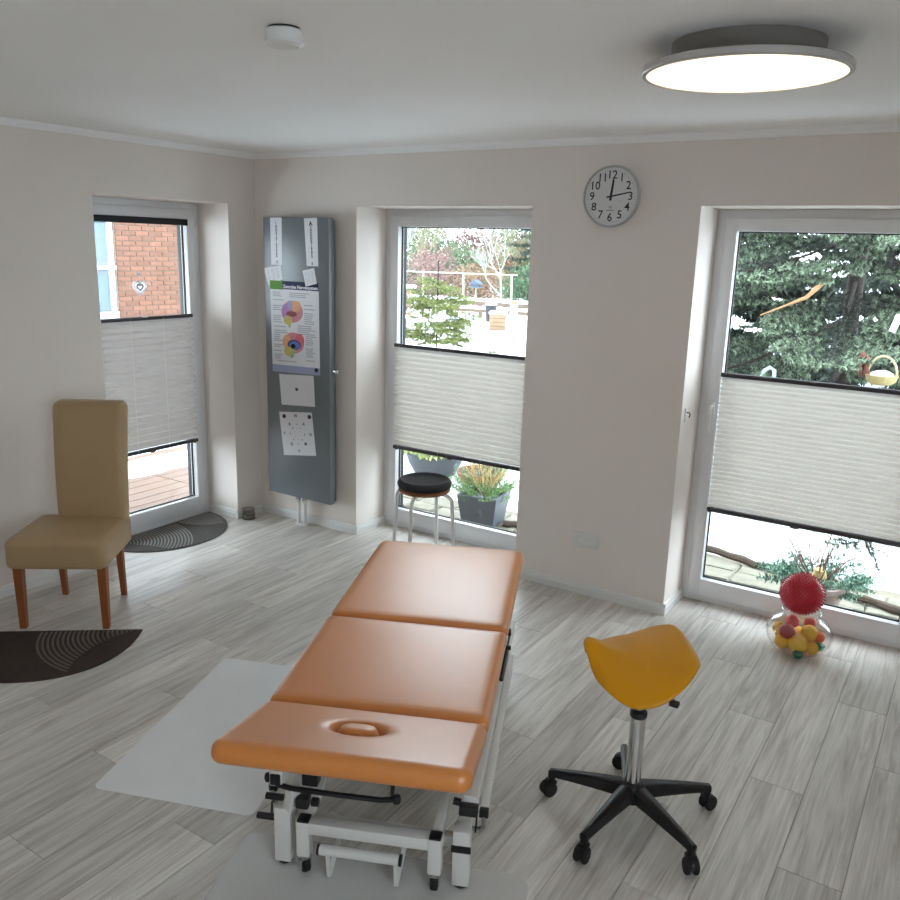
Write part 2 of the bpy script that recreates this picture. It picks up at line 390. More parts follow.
def blind(label, loc, rz, x0, x1, z0, z1, header=None, tabx=None, pitch=.0195):
    root = thing('pleated_blind', label, 'blind', loc, rz)
    yc = -.012
    for nm, z in (('top_rail', z1), ('bottom_rail', z0)):
        m = MB(); m.bbox(x0, x1, yc-.014, yc+.012, z-.011, z+.011, .003); r = m.build(nm, M_rail, root)
        tx = tabx if tabx else (x0+x1)/2
        m = MB(); m.prism(ell(tx, z+(.011 if nm == 'top_rail' else -.011), .022, .0045, 16), yc-.022, yc-.012, 'y'); m.build('pull_tab', M_steel if nm == 'top_rail' else M_rail, r)
    m = MB(); n = int(round((z1-z0-.022)/pitch)); vs = []; fs = []
    for i in range(2*n+1):
        z = z0+.011+(z1-z0-.022)*i/(2*n); y = yc-.002+(-1 if i % 2 else 1)*min(.0165, pitch*.4)
        vs += [(x0+.004,y,z),(x1-.004,y,z)]
        if i: k = 2*i; fs.append((k-2,k-1,k+1,k))
    m.add(vs, fs).build('pleated_fabric', M_fabric_shaded if header else M_fabric, root, smooth=False, fix=False)
    for f in (.04, .36, .68, .96):
        m = MB(); X = x0+(x1-x0)*f; m.tube([(X,yc-.0025-min(.0165, pitch*.4),z0),(X,yc-.0025-min(.0165, pitch*.4),z1)], .0008, 4); m.build('cord', M_fabric, root)
    if header:
        m = MB(); m.bbox(x0, x1, yc-.004, yc+.018, header-.04, header, .003); m.build('header_rail', M_anth, root)
        for X in (x0+.05, x1-.05):
            m = MB(); m.tube([(X,yc+.012,z1),(X,yc+.012,header-.03)], .0007, 4); m.build('cord', M_fabric, root)
    for X in (x0+.012, x1-.012):                                 # tension shoes at the glass bead
        m = MB(); m.bbox(X-.008, X+.008, yc+.004, yc+.03, z0-.022, z0-.01, .002); m.build('end_clip', M_rail, root)
    return root
wl_ = LY1-LY0; wm = MX1-MX0; wr_ = RX1-RX0
blind('shade-toned pleated blind in the left window beside the beige chair', (FX, LY0, 0), pi/2, .104, wl_-.104, .546, 1.4, header=2.02, pitch=.042)
blind('pleated blind in the middle window above the round stool', (MX0, FY, 0), 0, .098, wm-.098, .572, 1.258, tabx=.56, pitch=.034)
blind('pleated blind in the right window above the glass jar', (RX0, FY, 0), 0, .106, wr_-.106, .547, 1.284, tabx=.56, pitch=.026)

# small white hook plate on the reveal of the right window
m = MB(); m.bbox(RX0, RX0+.008, .05, .075, 1.05, 1.12, .003); h = m.build('reveal_hook', M_white)
tag(h, 'small white hook plate on the right window reveal', 'hook')
m = MB(); m.tube([(RX0+.006,.0625,1.1),(RX0+.022,.0625,1.1),(RX0+.026,.0625,1.09),(RX0+.022,.0625,1.075)], .003, 8); m.build('hook_arm', M_black, h)
# ------------------------------------------------------------------ treatment couch
M_lea = mat('tan_leatherette', (210,126,44), .42, coat=.9, crough=.38, var=.03, vscale=5, bump=.12, bscale=300)
M_frame = mat('white_powder_coat', (226,224,220), .35, var=.015)
CT = .416; CC = (2.862, -2.348, 0.)
couch = thing('treatment_couch', 'tan three-section treatment couch on a white metal frame', 'treatment couch', CC, CT)
# local x = across, local y = towards the foot end (away from the viewer), z up
HW = .343
def sect(name, y0, y1, z0, z1, hf=None, rcn=.04):
    L = sqrt((y1-y0)**2+(z1-z0)**2); a = atan2(z1-z0, y1-y0); th = .062
    m = cushion(HW, L/2-.002, th, .026, rcn, .004, hf, nx=(84 if hf else 26), ny=(56 if hf else 26))
    M = Matrix.Translation((-.009, (y0+y1)/2, (z0+z1)/2)) @ Matrix.Rotation(a, 4, 'X') @ Matrix.Translation((0, 0, -th/2))
    m.mat4(M); o = m.build(name, M_lea, couch)
    b = MB().box(-HW+.07, HW-.07, -L/2+.07, L/2-.03, -th/2-.012, -th/2+.004).mat4(M).build('base_board', mat('couch_board', (60,56,52), .7, var=.05), o)
    return o, M
def slot(x, y):
    # oval face-rest opening filled by its own small pad: groove around a gentle bump
    d = sqrt(((x+.002)/.068)**2 + ((y-.022)/.048)**2)
    return -.03*math.exp(-((d-1)/.13)**2) - .007*math.exp(-((d-1)/.4)**2)
head, HM = sect('head_cushion', -.413, -.002, .640, .531, slot, .035)
plug = cushion(.054, .035, .03, .013, .0345, .003, None, 10, 8); plug.tf(lambda x,y,z: (x-.002, y+.022, z+.0205)); plug.mat4(HM); plug.build('face_slot_pad', M_lea, couch)
sect('middle_cushion', .002, .630, .531, .529, None, .022)
sect('foot_cushion', .634, 1.49, .529, .529, None, .045)
fr = lambda: MB()
# upper frame under the cushions
m = fr()
for X in (-.235, .235): m.beam((X,.02,.44), (X,1.38,.44), .03, .04, b=.003)
for Y in (.03,.62,1.37): m.beam((-.235,Y,.44), (.235,Y,.44), .03, .03, b=.003)
m.build('upper_frame', M_frame, couch)
m = fr()
for X in (-.12, .12): m.beam((X,-.01,.452), (X,-.33,.535), .025, .025, b=.003)
m.build('head_bracket', M_frame, couch)
# side rails (long white profiles below the cushions)
for X in (-.298, .298):
    m = fr(); m.beam((X,-.085,.31), (X,1.3,.235), .042, .05, b=.004); r = m.build('side_rail', M_frame, couch)
    if X > 0: m = fr(); m.bbox(X-.03,X+.026,-.112,-.084,.284,.316,.004); m.tube([(X-.026,-.1,.322),(X-.048,-.1,.326)], .011, 10); m.build('rail_end_clamp', M_black, r)
    else: m = fr(); m.bbox(X-.016,X+.016,-.092,-.084,.292,.328,.003); m.build('end_cap', M_black, r)
# lift arms
for X in (-.2, .2):
    for Y in (.15, .85):
        m = fr(); m.beam((X,Y,.17), (X,Y+.3,.43), .028, .045, b=.003); m.build('lift_arm', M_frame, couch)
m = fr(); m.tube([(0,.3,.16),(0,.75,.3)], .028, 14); m.tube([(0,.7,.285),(0,1.1,.42)], .014, 12); m.build('lift_motor', M_black, couch)
# base frame: legs, rails
for X in (-.283, .275):
    for Y in (-.054, 1.2):
        m = fr(); m.bbox(X-.026,X+.026,Y-.026,Y+.026,.016,.205,.004); l = m.build('leg', M_frame, couch)
        m = fr(); m.lathe([(.02,.0035),(.022,.006),(.022,.014),(.017,.018)], 16, (X,Y,0)); m.build('rubber_foot', M_rubber, l)
        if Y < 0 and X > 0:
            m = fr(); m.bbox(X-.03,X+.03,Y-.03,Y-.024,.135,.158,.002); m.build('lock_plate', M_black, l)
    m = fr(); m.beam((X,-.03,.17), (X,1.18,.17), .045, .045, b=.004); m.build('base_rail', M_frame, couch)
m = fr(); m.beam((-.2,-.085,.165), (.197,-.085,.165), .04, .04, b=.005); m.build('cross_tube', M_frame, couch)
for y_ in (-.02, 1.18): m = fr(); m.beam((-.283,y_,.132), (.275,y_,.132), .035, .035, b=.004); m.build('base_cross_bar', M_frame, couch)
def caster(parent, X, Y, rz, z1=.05):
    c = MB(); c.lathe([(.011,-.011),(.022,-.011),(.0245,-.007),(.0245,.007),(.022,.011),(.011,.011)], 20)
    c.mat4(Matrix.Translation((X,Y,.0275)) @ Matrix.Rotation(rz,4,'Z') @ Matrix.Rotation(pi/2,4,'Y')); w_ = c.build('caster_wheel', M_rubber, parent)
    f = MB(); f.tube([(0,0,.066),(0,0,.05)], .014, 12)
    for s in (-1,1): f.beam((s*.0155,0,.054), (s*.0155,0,.02), .004, .024)
    f.box(-.0175,.0175,-.013,.013,.05,.055)
    f.mat4(Matrix.Translation((X,Y,0)) @ Matrix.Rotation(rz,4,'Z')); f.build('caster_fork', M_chrome, w_)
for X, rz in ((-.208,.7), (.199,0.)):
    m = fr(); m.bbox(X-.021,X+.021,-.108,-.066,.065,.186,.005); m.beam((X,-.087,.16),(X,.1,.2),.03,.03,b=.003); a = m.build('caster_arm', M_frame, couch)
    m = fr(); m.bbox(X-.0185,X+.0185,-.106,-.068,.184,.193,.003); m.build('end_cap', M_black, a)
    caster(couch, X, -.087, rz)
for X in (-.208, .199):
    m = fr(); m.bbox(X-.021,X+.021,1.24,1.28,.065,.186,.005); m.build('caster_arm', M_frame, couch); caster(couch, X, 1.26, .3)
# foot pedal bar on two V brackets
m = fr(); m.tube([(-.15,-.125,.118),(.1,-.125,.118)], .016, 14); pb = m.build('pedal_bar', M_frame, couch)
for x_ in (-.154, .097): m = fr(); m.tube([(x_,-.125,.118),(x_+.007,-.125,.118)], .0175, 14); m.build('end_cap', M_black, pb)
for X in (-.125, .085):
    m = fr(); m.beam((X,-.12,.112), (X,-.105,.012), .012, .012); m.beam((X,-.105,.012), (X+.012,.02,.125), .012, .012); m.build('pedal_bracket', M_frame, couch)
# black height bar with knobs, its holder and gas spring
m = fr(); m.tube([(-.32,-.075,.302),(-.29,-.08,.288),(-.25,-.085,.285),(-.1,-.09,.287),(.03,-.09,.288),(.075,-.085,.293)], .0085, 12)
m.lathe([(.004,-.014),(.011,-.011),(.0135,0),(.011,.011),(.004,.014)], 12, (-.325,-.073,.305)); m.lathe([(.004,-.014),(.011,-.011),(.0135,0),(.011,.011),(.004,.014)], 12, (.078,-.085,.294))
m.build('release_bar', M_black, couch)
m = fr(); m.beam((.062,-.08,.285),(.03,.14,.3),.012,.012); m.build('release_link', M_steel, couch)
m = fr(); m.bbox(-.225,-.175,-.06,-.02,.28,.4,.004); m.build('bracket_block', M_black, couch)
m = fr(); m.beam((-.262,-.06,.2),(-.245,-.07,.285),.04,.03,b=.003); m.build('bar_bracket', M_frame, couch)
m = fr(); m.bbox(-.238,-.198,-.085,-.045,.215,.25,.004); m.build('cover_cap', M_black, couch)
m = fr(); m.tube([(-.185,-.08,.245),(-.165,-.08,.245)], .014, 12); m.build('star_knob', M_black, couch)
for z, x in ((.238,-.335), (.165,-.365)):
    m = fr(); m.tube([(x,-.07,z),(x+.055,-.07,z)], .0105, 12); m.build('hand_grip', M_black, couch)
m = fr(); m.tube([(-.32,-.07,.165),(-.325,-.05,.2),(-.315,-.04,.215)], .004, 8); m.tube([(-.312,-.07,.165),(-.28,-.06,.165)], .006, 8); m.build('grip_wire', M_black, couch)
# outer bar on the right (and left) side with bent ends
for s in (-1, 1):
    X = s*.333
    m = fr(); m.beam((X,-.002,.235), (X,.94,.262), .024, .024, b=.003); ob = m.build('outer_bar', M_frame, couch)
    m = fr(); m.bbox(X-.014,X+.014,-.022,0,.218,.244,.003); m.build('end_cap', M_black, ob)
    m = fr(); m.tube([(X,-.015,.222),(X,-.018,.185),(X-s*.01,-.018,.176),(X-s*.045,-.018,.176)], .008, 10); m.build('bar_bracket', M_steel, ob); m = fr(); m.tube([(X,.9,.255),(X-s*.05,.9,.25)], .008, 10); m.build('bar_bracket', M_steel, ob)
m = fr(); m.tube([(.312,-.04,.18),(.314,-.01,.275)], .0028, 8); m.lathe([(.003,0),(.0065,.006),(.002,.014)], 10, (.314,-.008,.272)); m.build('adjusting_pin', M_black, couch)
m = fr(); m.tube([(.318,.62,.33),(.322,.8,.36)], .009, 10); m.tube([(.322,.8,.36),(.323,.9,.376)], .004, 8); m.lathe([(.004,0),(.007,.01),(.004,.035)], 10, (.323,.9,.37)); m.build('gas_spring', M_black, couch)
m = fr(); m.tube([(.3,.635,.455),(.348,.635,.455)], .009, 10); m.build('hinge_knob', M_black, couch)

# ------------------------------------------------------------------ saddle stool
M_yel = mat('yellow_leatherette', (218,150,2), .34, spec=.3, coat=.05, crough=.2, var=.03, vscale=6, bump=.06, bscale=350)
SX, SY = 3.447, -1.69
ss = thing('saddle_stool', 'yellow saddle-seat stool on a black five-star caster base', 'stool', (SX, SY, 0), 0)
sa = .5877
def saddle():
    m = MB(); nr, nt = 26, 96; ar, af, b = .190, .155, .2295
    def outline(t):
        c, s = cos(t), sin(t); pw_ = .74 if c < 0 else .88; c = math.copysign(abs(c)**pw_, c); s = math.copysign(abs(s)**pw_, s); x = (ar if c > 0 else af)*c; y = b*s*(.93+.07*math.tanh((x+.09)/.04) if x < 0 else 1.)
        if c < 0: x -= .026*math.exp(-(y/.06)**2)          # the horn sticks out at the front
        return x, y
    def top(x, y):
        k = max(0., x/ar); f = max(0., -x/af)
        z = .6273 + .0604*k**1.5 - .0176*f**1.6 + .062*min(1.1, f)**2.2*math.exp(-(y/.072)**2)
        z -= .0547*(1-.9256*k+.55*f)*(abs(y)/b)**1.9
        z -= .05*max(0, (k-.75)/.25)**2 + .05*max(0, (min(f,1.05)-.8)/.25)**2*(1-math.exp(-(y/.075)**2)) + .012*max(0, (f-.9)/.3)**2
        return z
    th = .046
    for side in (1, -1):
        vs = []; fs = []
        for i in range(nr+1):
            r = sin(i/nr*pi/2)
            for j in range(nt):
                x, y = outline(2*pi*j/nt); x *= r; y *= r
                e = sqrt(max(0., 1-r**6)); f = max(0., -x/af)
                hk = .03*max(0, min(1, (f-.55)/.4))*math.exp(-(y/.05)**2)      # thicker roll under the horn
                z = top(x, y) - th/2 + (th/2*e if side > 0 else -(th/2+hk)*e)
                vs.append((x, y, z))
        for i in range(nr):
            for j in range(nt):
                q = (i*nt+j, i*nt+(j+1) % nt, (i+1)*nt+(j+1) % nt, (i+1)*nt+j); fs.append(q if side > 0 else q[::-1])
        m.add(vs, fs)
    bm = bmesh.new(); V_ = [bm.verts.new(p) for p in m.v]
    for f in m.f:
        try: bm.faces.new([V_[i] for i in f])
        except ValueError: pass
    bmesh.ops.remove_doubles(bm, verts=bm.verts, dist=.0004); bmesh.ops.recalc_face_normals(bm, faces=bm.faces)
    bm.transform(Matrix.Translation((-.0227,.0018,0)) @ Matrix.Rotation(sa, 4, 'Z'))
    me = bpy.data.meshes.new('saddle_seat'); bm.to_mesh(me); bm.free(); return me
link('saddle_seat', saddle(), M_yel, ss, ang=80)
m = MB(); m.bbox(-.07,.07,-.05,.05,.5,.56,.01); m.mat4(Matrix.Rotation(sa,4,'Z')); m.build('seat_plate', M_black, ss)
m = MB(); m.tube([(0.05,-.03,.535),(.12,-.07,.53),(.14,-.085,.528)], [.006,.006,.006], 10); m.bbox(.125,.155,-.104,-.08,.52,.536,.004); m.build('tilt_lever', M_black, ss)
m = MB(); m.lathe([(.014,.40),(.014,.53)], 20); m.build('piston', M_chrome, ss)
m = MB(); m.lathe([(.026,.10),(.026,.395),(.024,.40)], 28); col = m.build('column', M_chrome, ss)
m = MB(); m.lathe([(.027,.39),(.029,.395),(.029,.408),(.024,.414),(.014,.416)], 28); m.build('column_collar', M_black, col)
m = MB(); m.lathe([(.02,.072),(.045,.08),(.05,.1),(.046,.13),(.034,.146),(.027,.15)], 28); hub = m.build('base_hub', M_black, ss)
for k in range(5):
    a = radians(-172 + 72*k); R = Matrix.Rotation(a, 4, 'Z')
    m = MB(); n = 9; vs = []; fs = []
    for i in range(n):
        t = i/(n-1); x = .03+.262*t; hw = .027*(1-t)+.0135*t; zt = .14-.03*t-.012*t*t; hb = .05*(1-t)+.022*t
        vs += [(x,-hw,zt-hb),(x,hw,zt-hb),(x,hw,zt-.008),(x,hw*.55,zt),(x,-hw*.55,zt),(x,-hw,zt-.008)]
        if i:
            b0 = 6*(i-1); b1 = 6*i; fs += [(b0+j, b0+(j+1) % 6, b1+(j+1) % 6, b1+j) for j in range(6)]
    fs += [tuple(range(5,-1,-1)), tuple(range(6*n-6, 6*n))]
    m.add(vs, fs); m.lathe([(.013,.062),(.0145,.07),(.0145,.09)], 14, (.283,0,0)); m.mat4(R); arm = m.build('base_arm', M_black, ss, ang=50)
    cr = [.9,.2,-.5,.4,1.2][k]
    m = MB()
    for s in (-1,1): m.lathe([(.008,-.009),(.022,-.009),(.0265,-.005),(.0275,0),(.0265,.005),(.022,.009),(.008,.009)], 20, (0,0,s*.0135))
    m.mat4(R @ Matrix.Translation((.283,0,.0275)) @ Matrix.Rotation(cr,4,'Z') @ Matrix.Translation((.012,0,0)) @ Matrix.Rotation(pi/2,4,'X')); cw = m.build('caster_wheel', M_rubber, ss)
    m = MB(); q = [(.026*cos(t)+.012, .0285*sin(t)+.029) for t in [pi*i/10 for i in range(11)]]
    m.prism(q+[(-.014,.029)], -.005, .005, 'y'); m.bbox(-.012,.016,-.018,.018,.046,.062,.004); m.mat4(R @ Matrix.Translation((.283,0,0)) @ Matrix.Rotation(cr,4,'Z')); m.build('caster_hood', M_black, cw)

# ------------------------------------------------------------------ beige chair
M_beige = mat('beige_leatherette', (176,148,110), .42, var=.03, vscale=4, bump=.1, bscale=280)
M_leg = mat('reddish_beech', (150,84,42), .4, var=.16, vscale=9, vstretch=(6,6,.6))
ch = thing('dining_chair', 'beige high-back upholstered chair with brown wooden legs', 'chair', (.475,-1.775,0), radians(36))
# local x across (right when seen from the viewer), local -y = front
m = cushion(.24, .225, .15, .03, .035, .012, lambda x,y: -.004*max(0,y/.2), 14, 14); m.tf(lambda x,y,z: (x*(1-.06*(y+.2))-.012, y-.02, z+.388)); m.build('seat', M_beige, ch)
m = cushion(.178, .35, .1, .03, .04, .006, None, 14, 18)
def bend(x, y, z):          # y -> height, z -> depth
    h = y+.35; t = h/.7
    dep = .155 + .02*t + .05*t**2.2
    return (x*(1+.03*t-.03*(1-t))+.042, dep - z, .37+h)
m.tf(bend); m.build('backrest', M_beige, ch)
for X, Y, w_, dx, dy in ((-.2,-.21,.042,0,0),(.2,-.21,.042,0,0),(-.155,.17,.036,0,.03),(.155,.17,.036,0,.03)):
    m = MB(); a = w_/2; b_ = w_*.36
    m.add([(X-b_+dx,Y-b_+dy,0),(X+b_+dx,Y-b_+dy,0),(X+b_+dx,Y+b_+dy,0),(X-b_+dx,Y+b_+dy,0),(X-a,Y-a,.325),(X+a,Y-a,.325),(X+a,Y+a,.325),(X-a,Y+a,.325)],
          [(3,2,1,0),(4,5,6,7),(0,1,5,4),(1,2,6,5),(2,3,7,6),(3,0,4,7)]); m.build('leg', M_leg, ch, smooth=False)

# ------------------------------------------------------------------ half-round door mats
M_mat1 = mat('brown_ribbed_rubber', (66,55,50), .85, spec=.2, var=.12, vscale=40, bump=.5, bscale=500)
M_mat2 = mat('grey_ribbed_rubber', (84,80,77), .85, spec=.2, var=.12, vscale=40, bump=.5, bscale=500)
M_gr1 = mat('brown_mat_rib', (108,98,92), .85, spec=.2, var=.08); M_gr2 = mat('grey_mat_rib', (140,137,134), .85, spec=.2, var=.08)
def half_mat(label, loc, rz, a, b, p, m1, m2, fans):
    r = thing('door_mat', label, 'door mat', loc, rz, 'half-round door mats')
    out = [q for q in ell(0, 0, a, b, 64, 0, p) if q[1] >= -1e-6]
    m = MB(); m.prism(out, .0005, .0055); base = m.build('mat_base', m1, r, smooth=False)
    def inside(x, y): return y > .004 and (abs(x)/a)**p + (y/b)**p < .95
    rib = MB()
    def fan(cx, sgn, r0, r1, n, a0, a1):
        """concentric raised ribs around the end of the mat at (cx, 0)"""
        for i in range(n):
            R = r0+(r1-r0)*i/(n-1); lim = radians(a0+(a1-a0)*i/(n-1)); vs = []; fs = []; c = 0; K = 26; h = (r1-r0)/(n-1)*.27
            for k in range(K+1):
                t = lim*k/K; ok = inside(cx+sgn*R*cos(t), R*sin(t))
                if not ok:
                    c = 0; continue
                for rr, z in ((R-h,.005),(R-h*.55,.009),(R+h*.55,.009),(R+h,.005)): vs.append((cx+sgn*rr*cos(t), rr*sin(t), z))
                c += 1
                if c > 1: b = len(vs)-4; fs += [(b-4,b-3,b+1,b),(b-3,b-2,b+2,b+1),(b-2,b-1,b+3,b+2)]
            rib.add(vs, fs)
    for f in fans: fan(*f)
    o = rib.build('raised_ribs', m2, base); o['kind'] = 'stuff'
    return r
# straight edge of mat A starts at (.926,-1.741) and runs to (.2,-2.31)
half_mat('dark brown half-round ribbed mat in front of the beige chair', (.573,-2.022,0), radians(38.3)+pi, .45, .5, 2.35, M_mat1, M_gr1, [(-.45,1,.03,.472,21,30,62)])
half_mat('grey half-round ribbed mat at the foot of the left window', (-.262,-.715,0), -pi/2, .445, .455, 2.1, M_mat2, M_gr2, [(.44,-1,.04,.56,26,40,66), (-.46,1,.05,.3,13,80,88)])

# ------------------------------------------------------------------ clear floor protector sheets
M_pvcmat = mat('frosted_floor_sheet', (250,250,250), .24, alpha=.88, var=.03, vscale=3)
M_pvcmat2 = mat('clear_floor_sheet', (242,242,240), .25, alpha=.42, var=.03, vscale=3)
m = MB(); m.prism(rrect(0,.61,0,1.0,.03), .0004, .0016)
o = m.build('floor_protector', M_pvcmat, smooth=False); o.location = (1.817,-2.639,0); o.rotation_euler = (0,0,radians(20.4)); tag(o, 'milky frosted plastic floor sheet left of the treatment couch', 'floor mat', 'plastic floor protectors')
m = MB(); m.prism(rrect(0,.93,-1.2,0,.05), .0004, .0016)
o = m.build('floor_protector', M_pvcmat2, smooth=False); o.location = (2.43,-2.478,0); o.rotation_euler = (0,0,radians(21.4)); tag(o, 'clear plastic floor sheet under the front of the treatment couch', 'floor mat', 'plastic floor protectors')

# ------------------------------------------------------------------ round stool
rs = thing('round_stool', 'round stool with black cushion and white tube legs at middle window', 'stool', (1.51,-.14,0)); rs.scale = (1,1,1.055)
m = MB(); m.lathe([(.11,.432),(.15,.432),(.158,.438),(.158,.45),(.152,.456),(.1,.458)], 40); m.build('wooden_seat', mat('stool_wood', (150,92,58), .4, var=.12, vscale=6, vstretch=(1,8,1)), rs)
m = MB(); m.lathe([(.12,.457),(.152,.459),(.163,.468),(.165,.482),(.158,.497),(.147,.504),(.137,.502),(.13,.494),(.1,.489),(.05,.487),(.004,.486)], 48); m.build('cushion', mat('black_cushion', (24,24,28), .6, var=.08, bump=.2, bscale=300), rs)
for k in range(4):
    a = radians(10+90*k); R = Matrix.Rotation(a,4,'Z')
    m = MB(); m.tube([(.06,0,.424),(.13,0,.424),(.158,0,.418),(.176,0,.402),(.184,0,.378),(.186,0,.34),(.196,0,.16),(.205,0,.012)], .0115, 12); m.mat4(R); l = m.build('leg', M_white, rs)
    m = MB(); m.lathe([(.012,.0),(.0145,.002),(.0145,.02),(.012,.022)], 12, (.2055,0,0)); m.mat4(R); m.build('rubber_foot', M_rubber, l)
m = MB(); m.lathe([(.10,.424),(.1,.433)], 24); m.build('seat_ring', M_white, rs)
# ------------------------------------------------------------------ radiator panel on the back wall
M_rad = mat('blue_grey_panel', (110,115,119), .32, var=.02)
rd = thing('panel_radiator', 'tall blue-grey flat panel radiator hung with papers', 'radiator', (.46,0,0))
X0, X1, ZB, ZT = .180-.46, .738-.46, .205, 2.049
m = MB(); m.bbox(X0, X1, -.11, -.062, ZB, ZT, .006, 3); m.build('front_panel', M_rad, rd)
m = MB(); m.bbox(X0+.012, X1-.012, -.063, -.035, ZB+.01, ZT-.01, .004); m.build('back_panel', M_rad, rd)
for X in (-.16,.16):
    for z in (.5, 1.75): MB().box(X-.02, X+.02, -.036, 0, z-.03, z+.03).build('wall_bracket', M_white, rd)
for X in (-.043, .012):
    m = MB(); m.lathe([(.0125,.002),(.0125,.17)], 16, (X,-.07,0)); p = m.build('supply_pipe', M_white, rd)
    m = MB(); m.lathe([(.014,.165),(.017,.168),(.017,.185),(.013,.188),(.013,.216)], 8, (X,-.07,0)); m.build('valve_nut', M_chrome, p)
m = MB(); m.prism(ell(-.0155,-.07,.06,.028,28), .0004, .009); m.build('floor_rosette', M_white, rd)
m = MB(); m.tube([(X1-.002,-.085,1.098),(X1+.018,-.085,1.098)], .006, 12); m.tube([(X1+.016,-.085,1.098),(X1+.02,-.085,1.098),(X1+.048,-.085,1.098),(X1+.052,-.085,1.098)], [.014,.016,.0145,.01], 18); m.build('vent_knob', M_chrome, rd)

# ------------------------------------------------------------------ papers on the radiator
M_paper = mat('white_paper', (226,226,230), .7, spec=.2, var=.01); M_ink = mat('black_ink', (30,30,34), .7, spec=.2); M_grey = mat('grey_ink', (166,166,174), .7, spec=.2)
PY = -.1105
class Sheet:
    """flat sheet given by its four corners (x,z) TL,TR,BR,BL on the radiator front"""
    def __init__(s, name, label, cat, q, lift=0., group=None):
        s.q = q; s.y = PY-lift; s.k = 0; m = MB(); n = 4
        outl = [q[3], q[2], q[1], q[0]]
        m.prism(outl, s.y-.0008, s.y, 'y'); s.o = tag(m.build(name, M_paper, smooth=False), label, cat, group)
    def at(s, u, v):
        (ax,az),(bx,bz),(cx,cz),(dx,dz) = s.q
        return ((1-v)*((1-u)*ax+u*bx)+v*((1-u)*dx+u*cx), (1-v)*((1-u)*az+u*bz)+v*((1-u)*dz+u*cz))
    def poly(s, pts, name, m, lay=1):
        y0 = s.y-.0008; s.k += 1; t = .00012*s.k
        P = [s.at(u, v) for u, v in pts]
        return MB().prism(P, y0-t, y0, 'y').build(name, m, s.o, smooth=False)
    def text(s, items, name, m):
        """items: (text,u,v,height in v units, aspect)"""
        g = MB()
        for tx, u, v, hgt, asp in items:
            vs, fs = glyphs(tx, .035)
            P = []
            for x, y, z in vs:
                X, Z = s.at(u + x*hgt*asp, v - y*hgt); P.append((X, s.y-.0008-.0006, Z))
            g.add(P, fs)
        o = g.build(name, m, s.o, smooth=False); o['kind'] = 'stuff'; return o
ls, lb = 'BTFPENHDLKA', 'AVSRNHTLPEDFK'
sA = Sheet('letter_strip', 'narrow white letter strip at the top left of the radiator', 'paper', [(.246,2.044),(.347,2.046),(.344,1.75),(.249,1.749)], group='letter strips on the radiator')
its = [('\\',.5,.12,.1,3.2)] + [('NHDPETLKFRAB'[i],.53,.19+.057*i,.07,3.2) for i in range(12)] + [('C',.56,.94,.08,3.2)]
sA.text(its, 'printed_letters', M_ink)
sB = Sheet('letter_strip', 'narrow white letter strip at the top right of the radiator', 'paper', [(.537,2.041),(.645,2.046),(.652,1.752),(.556,1.751)], group='letter strips on the radiator')
sB.text([('A',.5,.12,.12,3.2)] + [('SNRHDKTLPBEV'[i],.5,.19+.057*i,.07,3.2) for i in range(12)] + [('E',.5,.95,.075,3.2)], 'printed_letters', M_ink)
po = Sheet('anatomy_poster', 'anatomy poster with two coloured brain drawings on the radiator', 'poster', [(.234,1.65),(.654,1.65),(.659,1.065),(.242,1.052)], lift=.001)
n1 = Sheet('note_paper', 'small tilted note paper tucked behind the green poster corner', 'paper', [(.184,1.725),(.333,1.747),(.346,1.659),(.218,1.611)], lift=0., group='small notes above the poster')
n2 = Sheet('note_paper', 'small tilted note paper overlapping the blue poster header', 'paper', [(.522,1.721),(.619,1.741),(.641,1.645),(.547,1.623)], lift=.003, group='small notes above the poster')
for n_, sd in ((n1, 3), (n2, 5)):
    rn = random.Random(sd); g = MB()
    for i in range(7):
        v = .16+.105*i
        for j in range(3):
            u = .12+.27*j; l = rn.uniform(.1,.2)
            P = [n_.at(a, b) for a, b in ((u,v+.025),(u+l,v+.025),(u+l,v),(u,v))]; g.prism(P, n_.y-.0011, n_.y-.0008, 'y')
    g.build('printed_lines', M_grey, n_.o, smooth=False)
# poster print
M_navy = mat('poster_navy', (16,22,68), .5, spec=.15); M_green = mat('poster_green', (84,136,40), .5, spec=.15); M_lav = mat('poster_lavender', (160,166,200), .6)
R4 = lambda a,b,c,d: [(a,d),(c,d),(c,b),(a,b)]      # u0,v0,u1,v1
po.poly(R4(.0,.0,1.,.088), 'header_band', M_navy); po.poly(R4(.0,.0,.26,.094), 'header_label', M_green, 2)
po.poly(R4(.0,.92,1.,1.), 'footer_band', M_lav)
po.text([('Zentrales Nervensystem', .63, .06, .05, 1.42)], 'title_lettering', M_paper)
g = MB(); rn = random.Random(4)
def bars(u0, u1, v0, v1, dv):
    v = v0
    while v < v1:
        if rn.random() < .82:
            a = u0; b = u0+(u1-u0)*rn.uniform(.6,1.)
            P = [po.at(x, y) for x, y in ((a,v+dv*.42),(b,v+dv*.42),(b,v),(a,v))]; g.prism(P, po.y-.0011, po.y-.0008, 'y')
        v += dv
bars(.05,.3,.12,.2,.02); bars(.4,.9,.12,.16,.02)
bars(.05,.25,.22,.46,.022); bars(.7,.94,.22,.46,.022); bars(.06,.4,.49,.56,.022); bars(.56,.94,.47,.56,.022)
bars(.05,.25,.58,.86,.022); bars(.72,.94,.58,.86,.022); bars(.1,.65,.87,.91,.02)
g.build('small_print', M_grey, po.o, smooth=False)
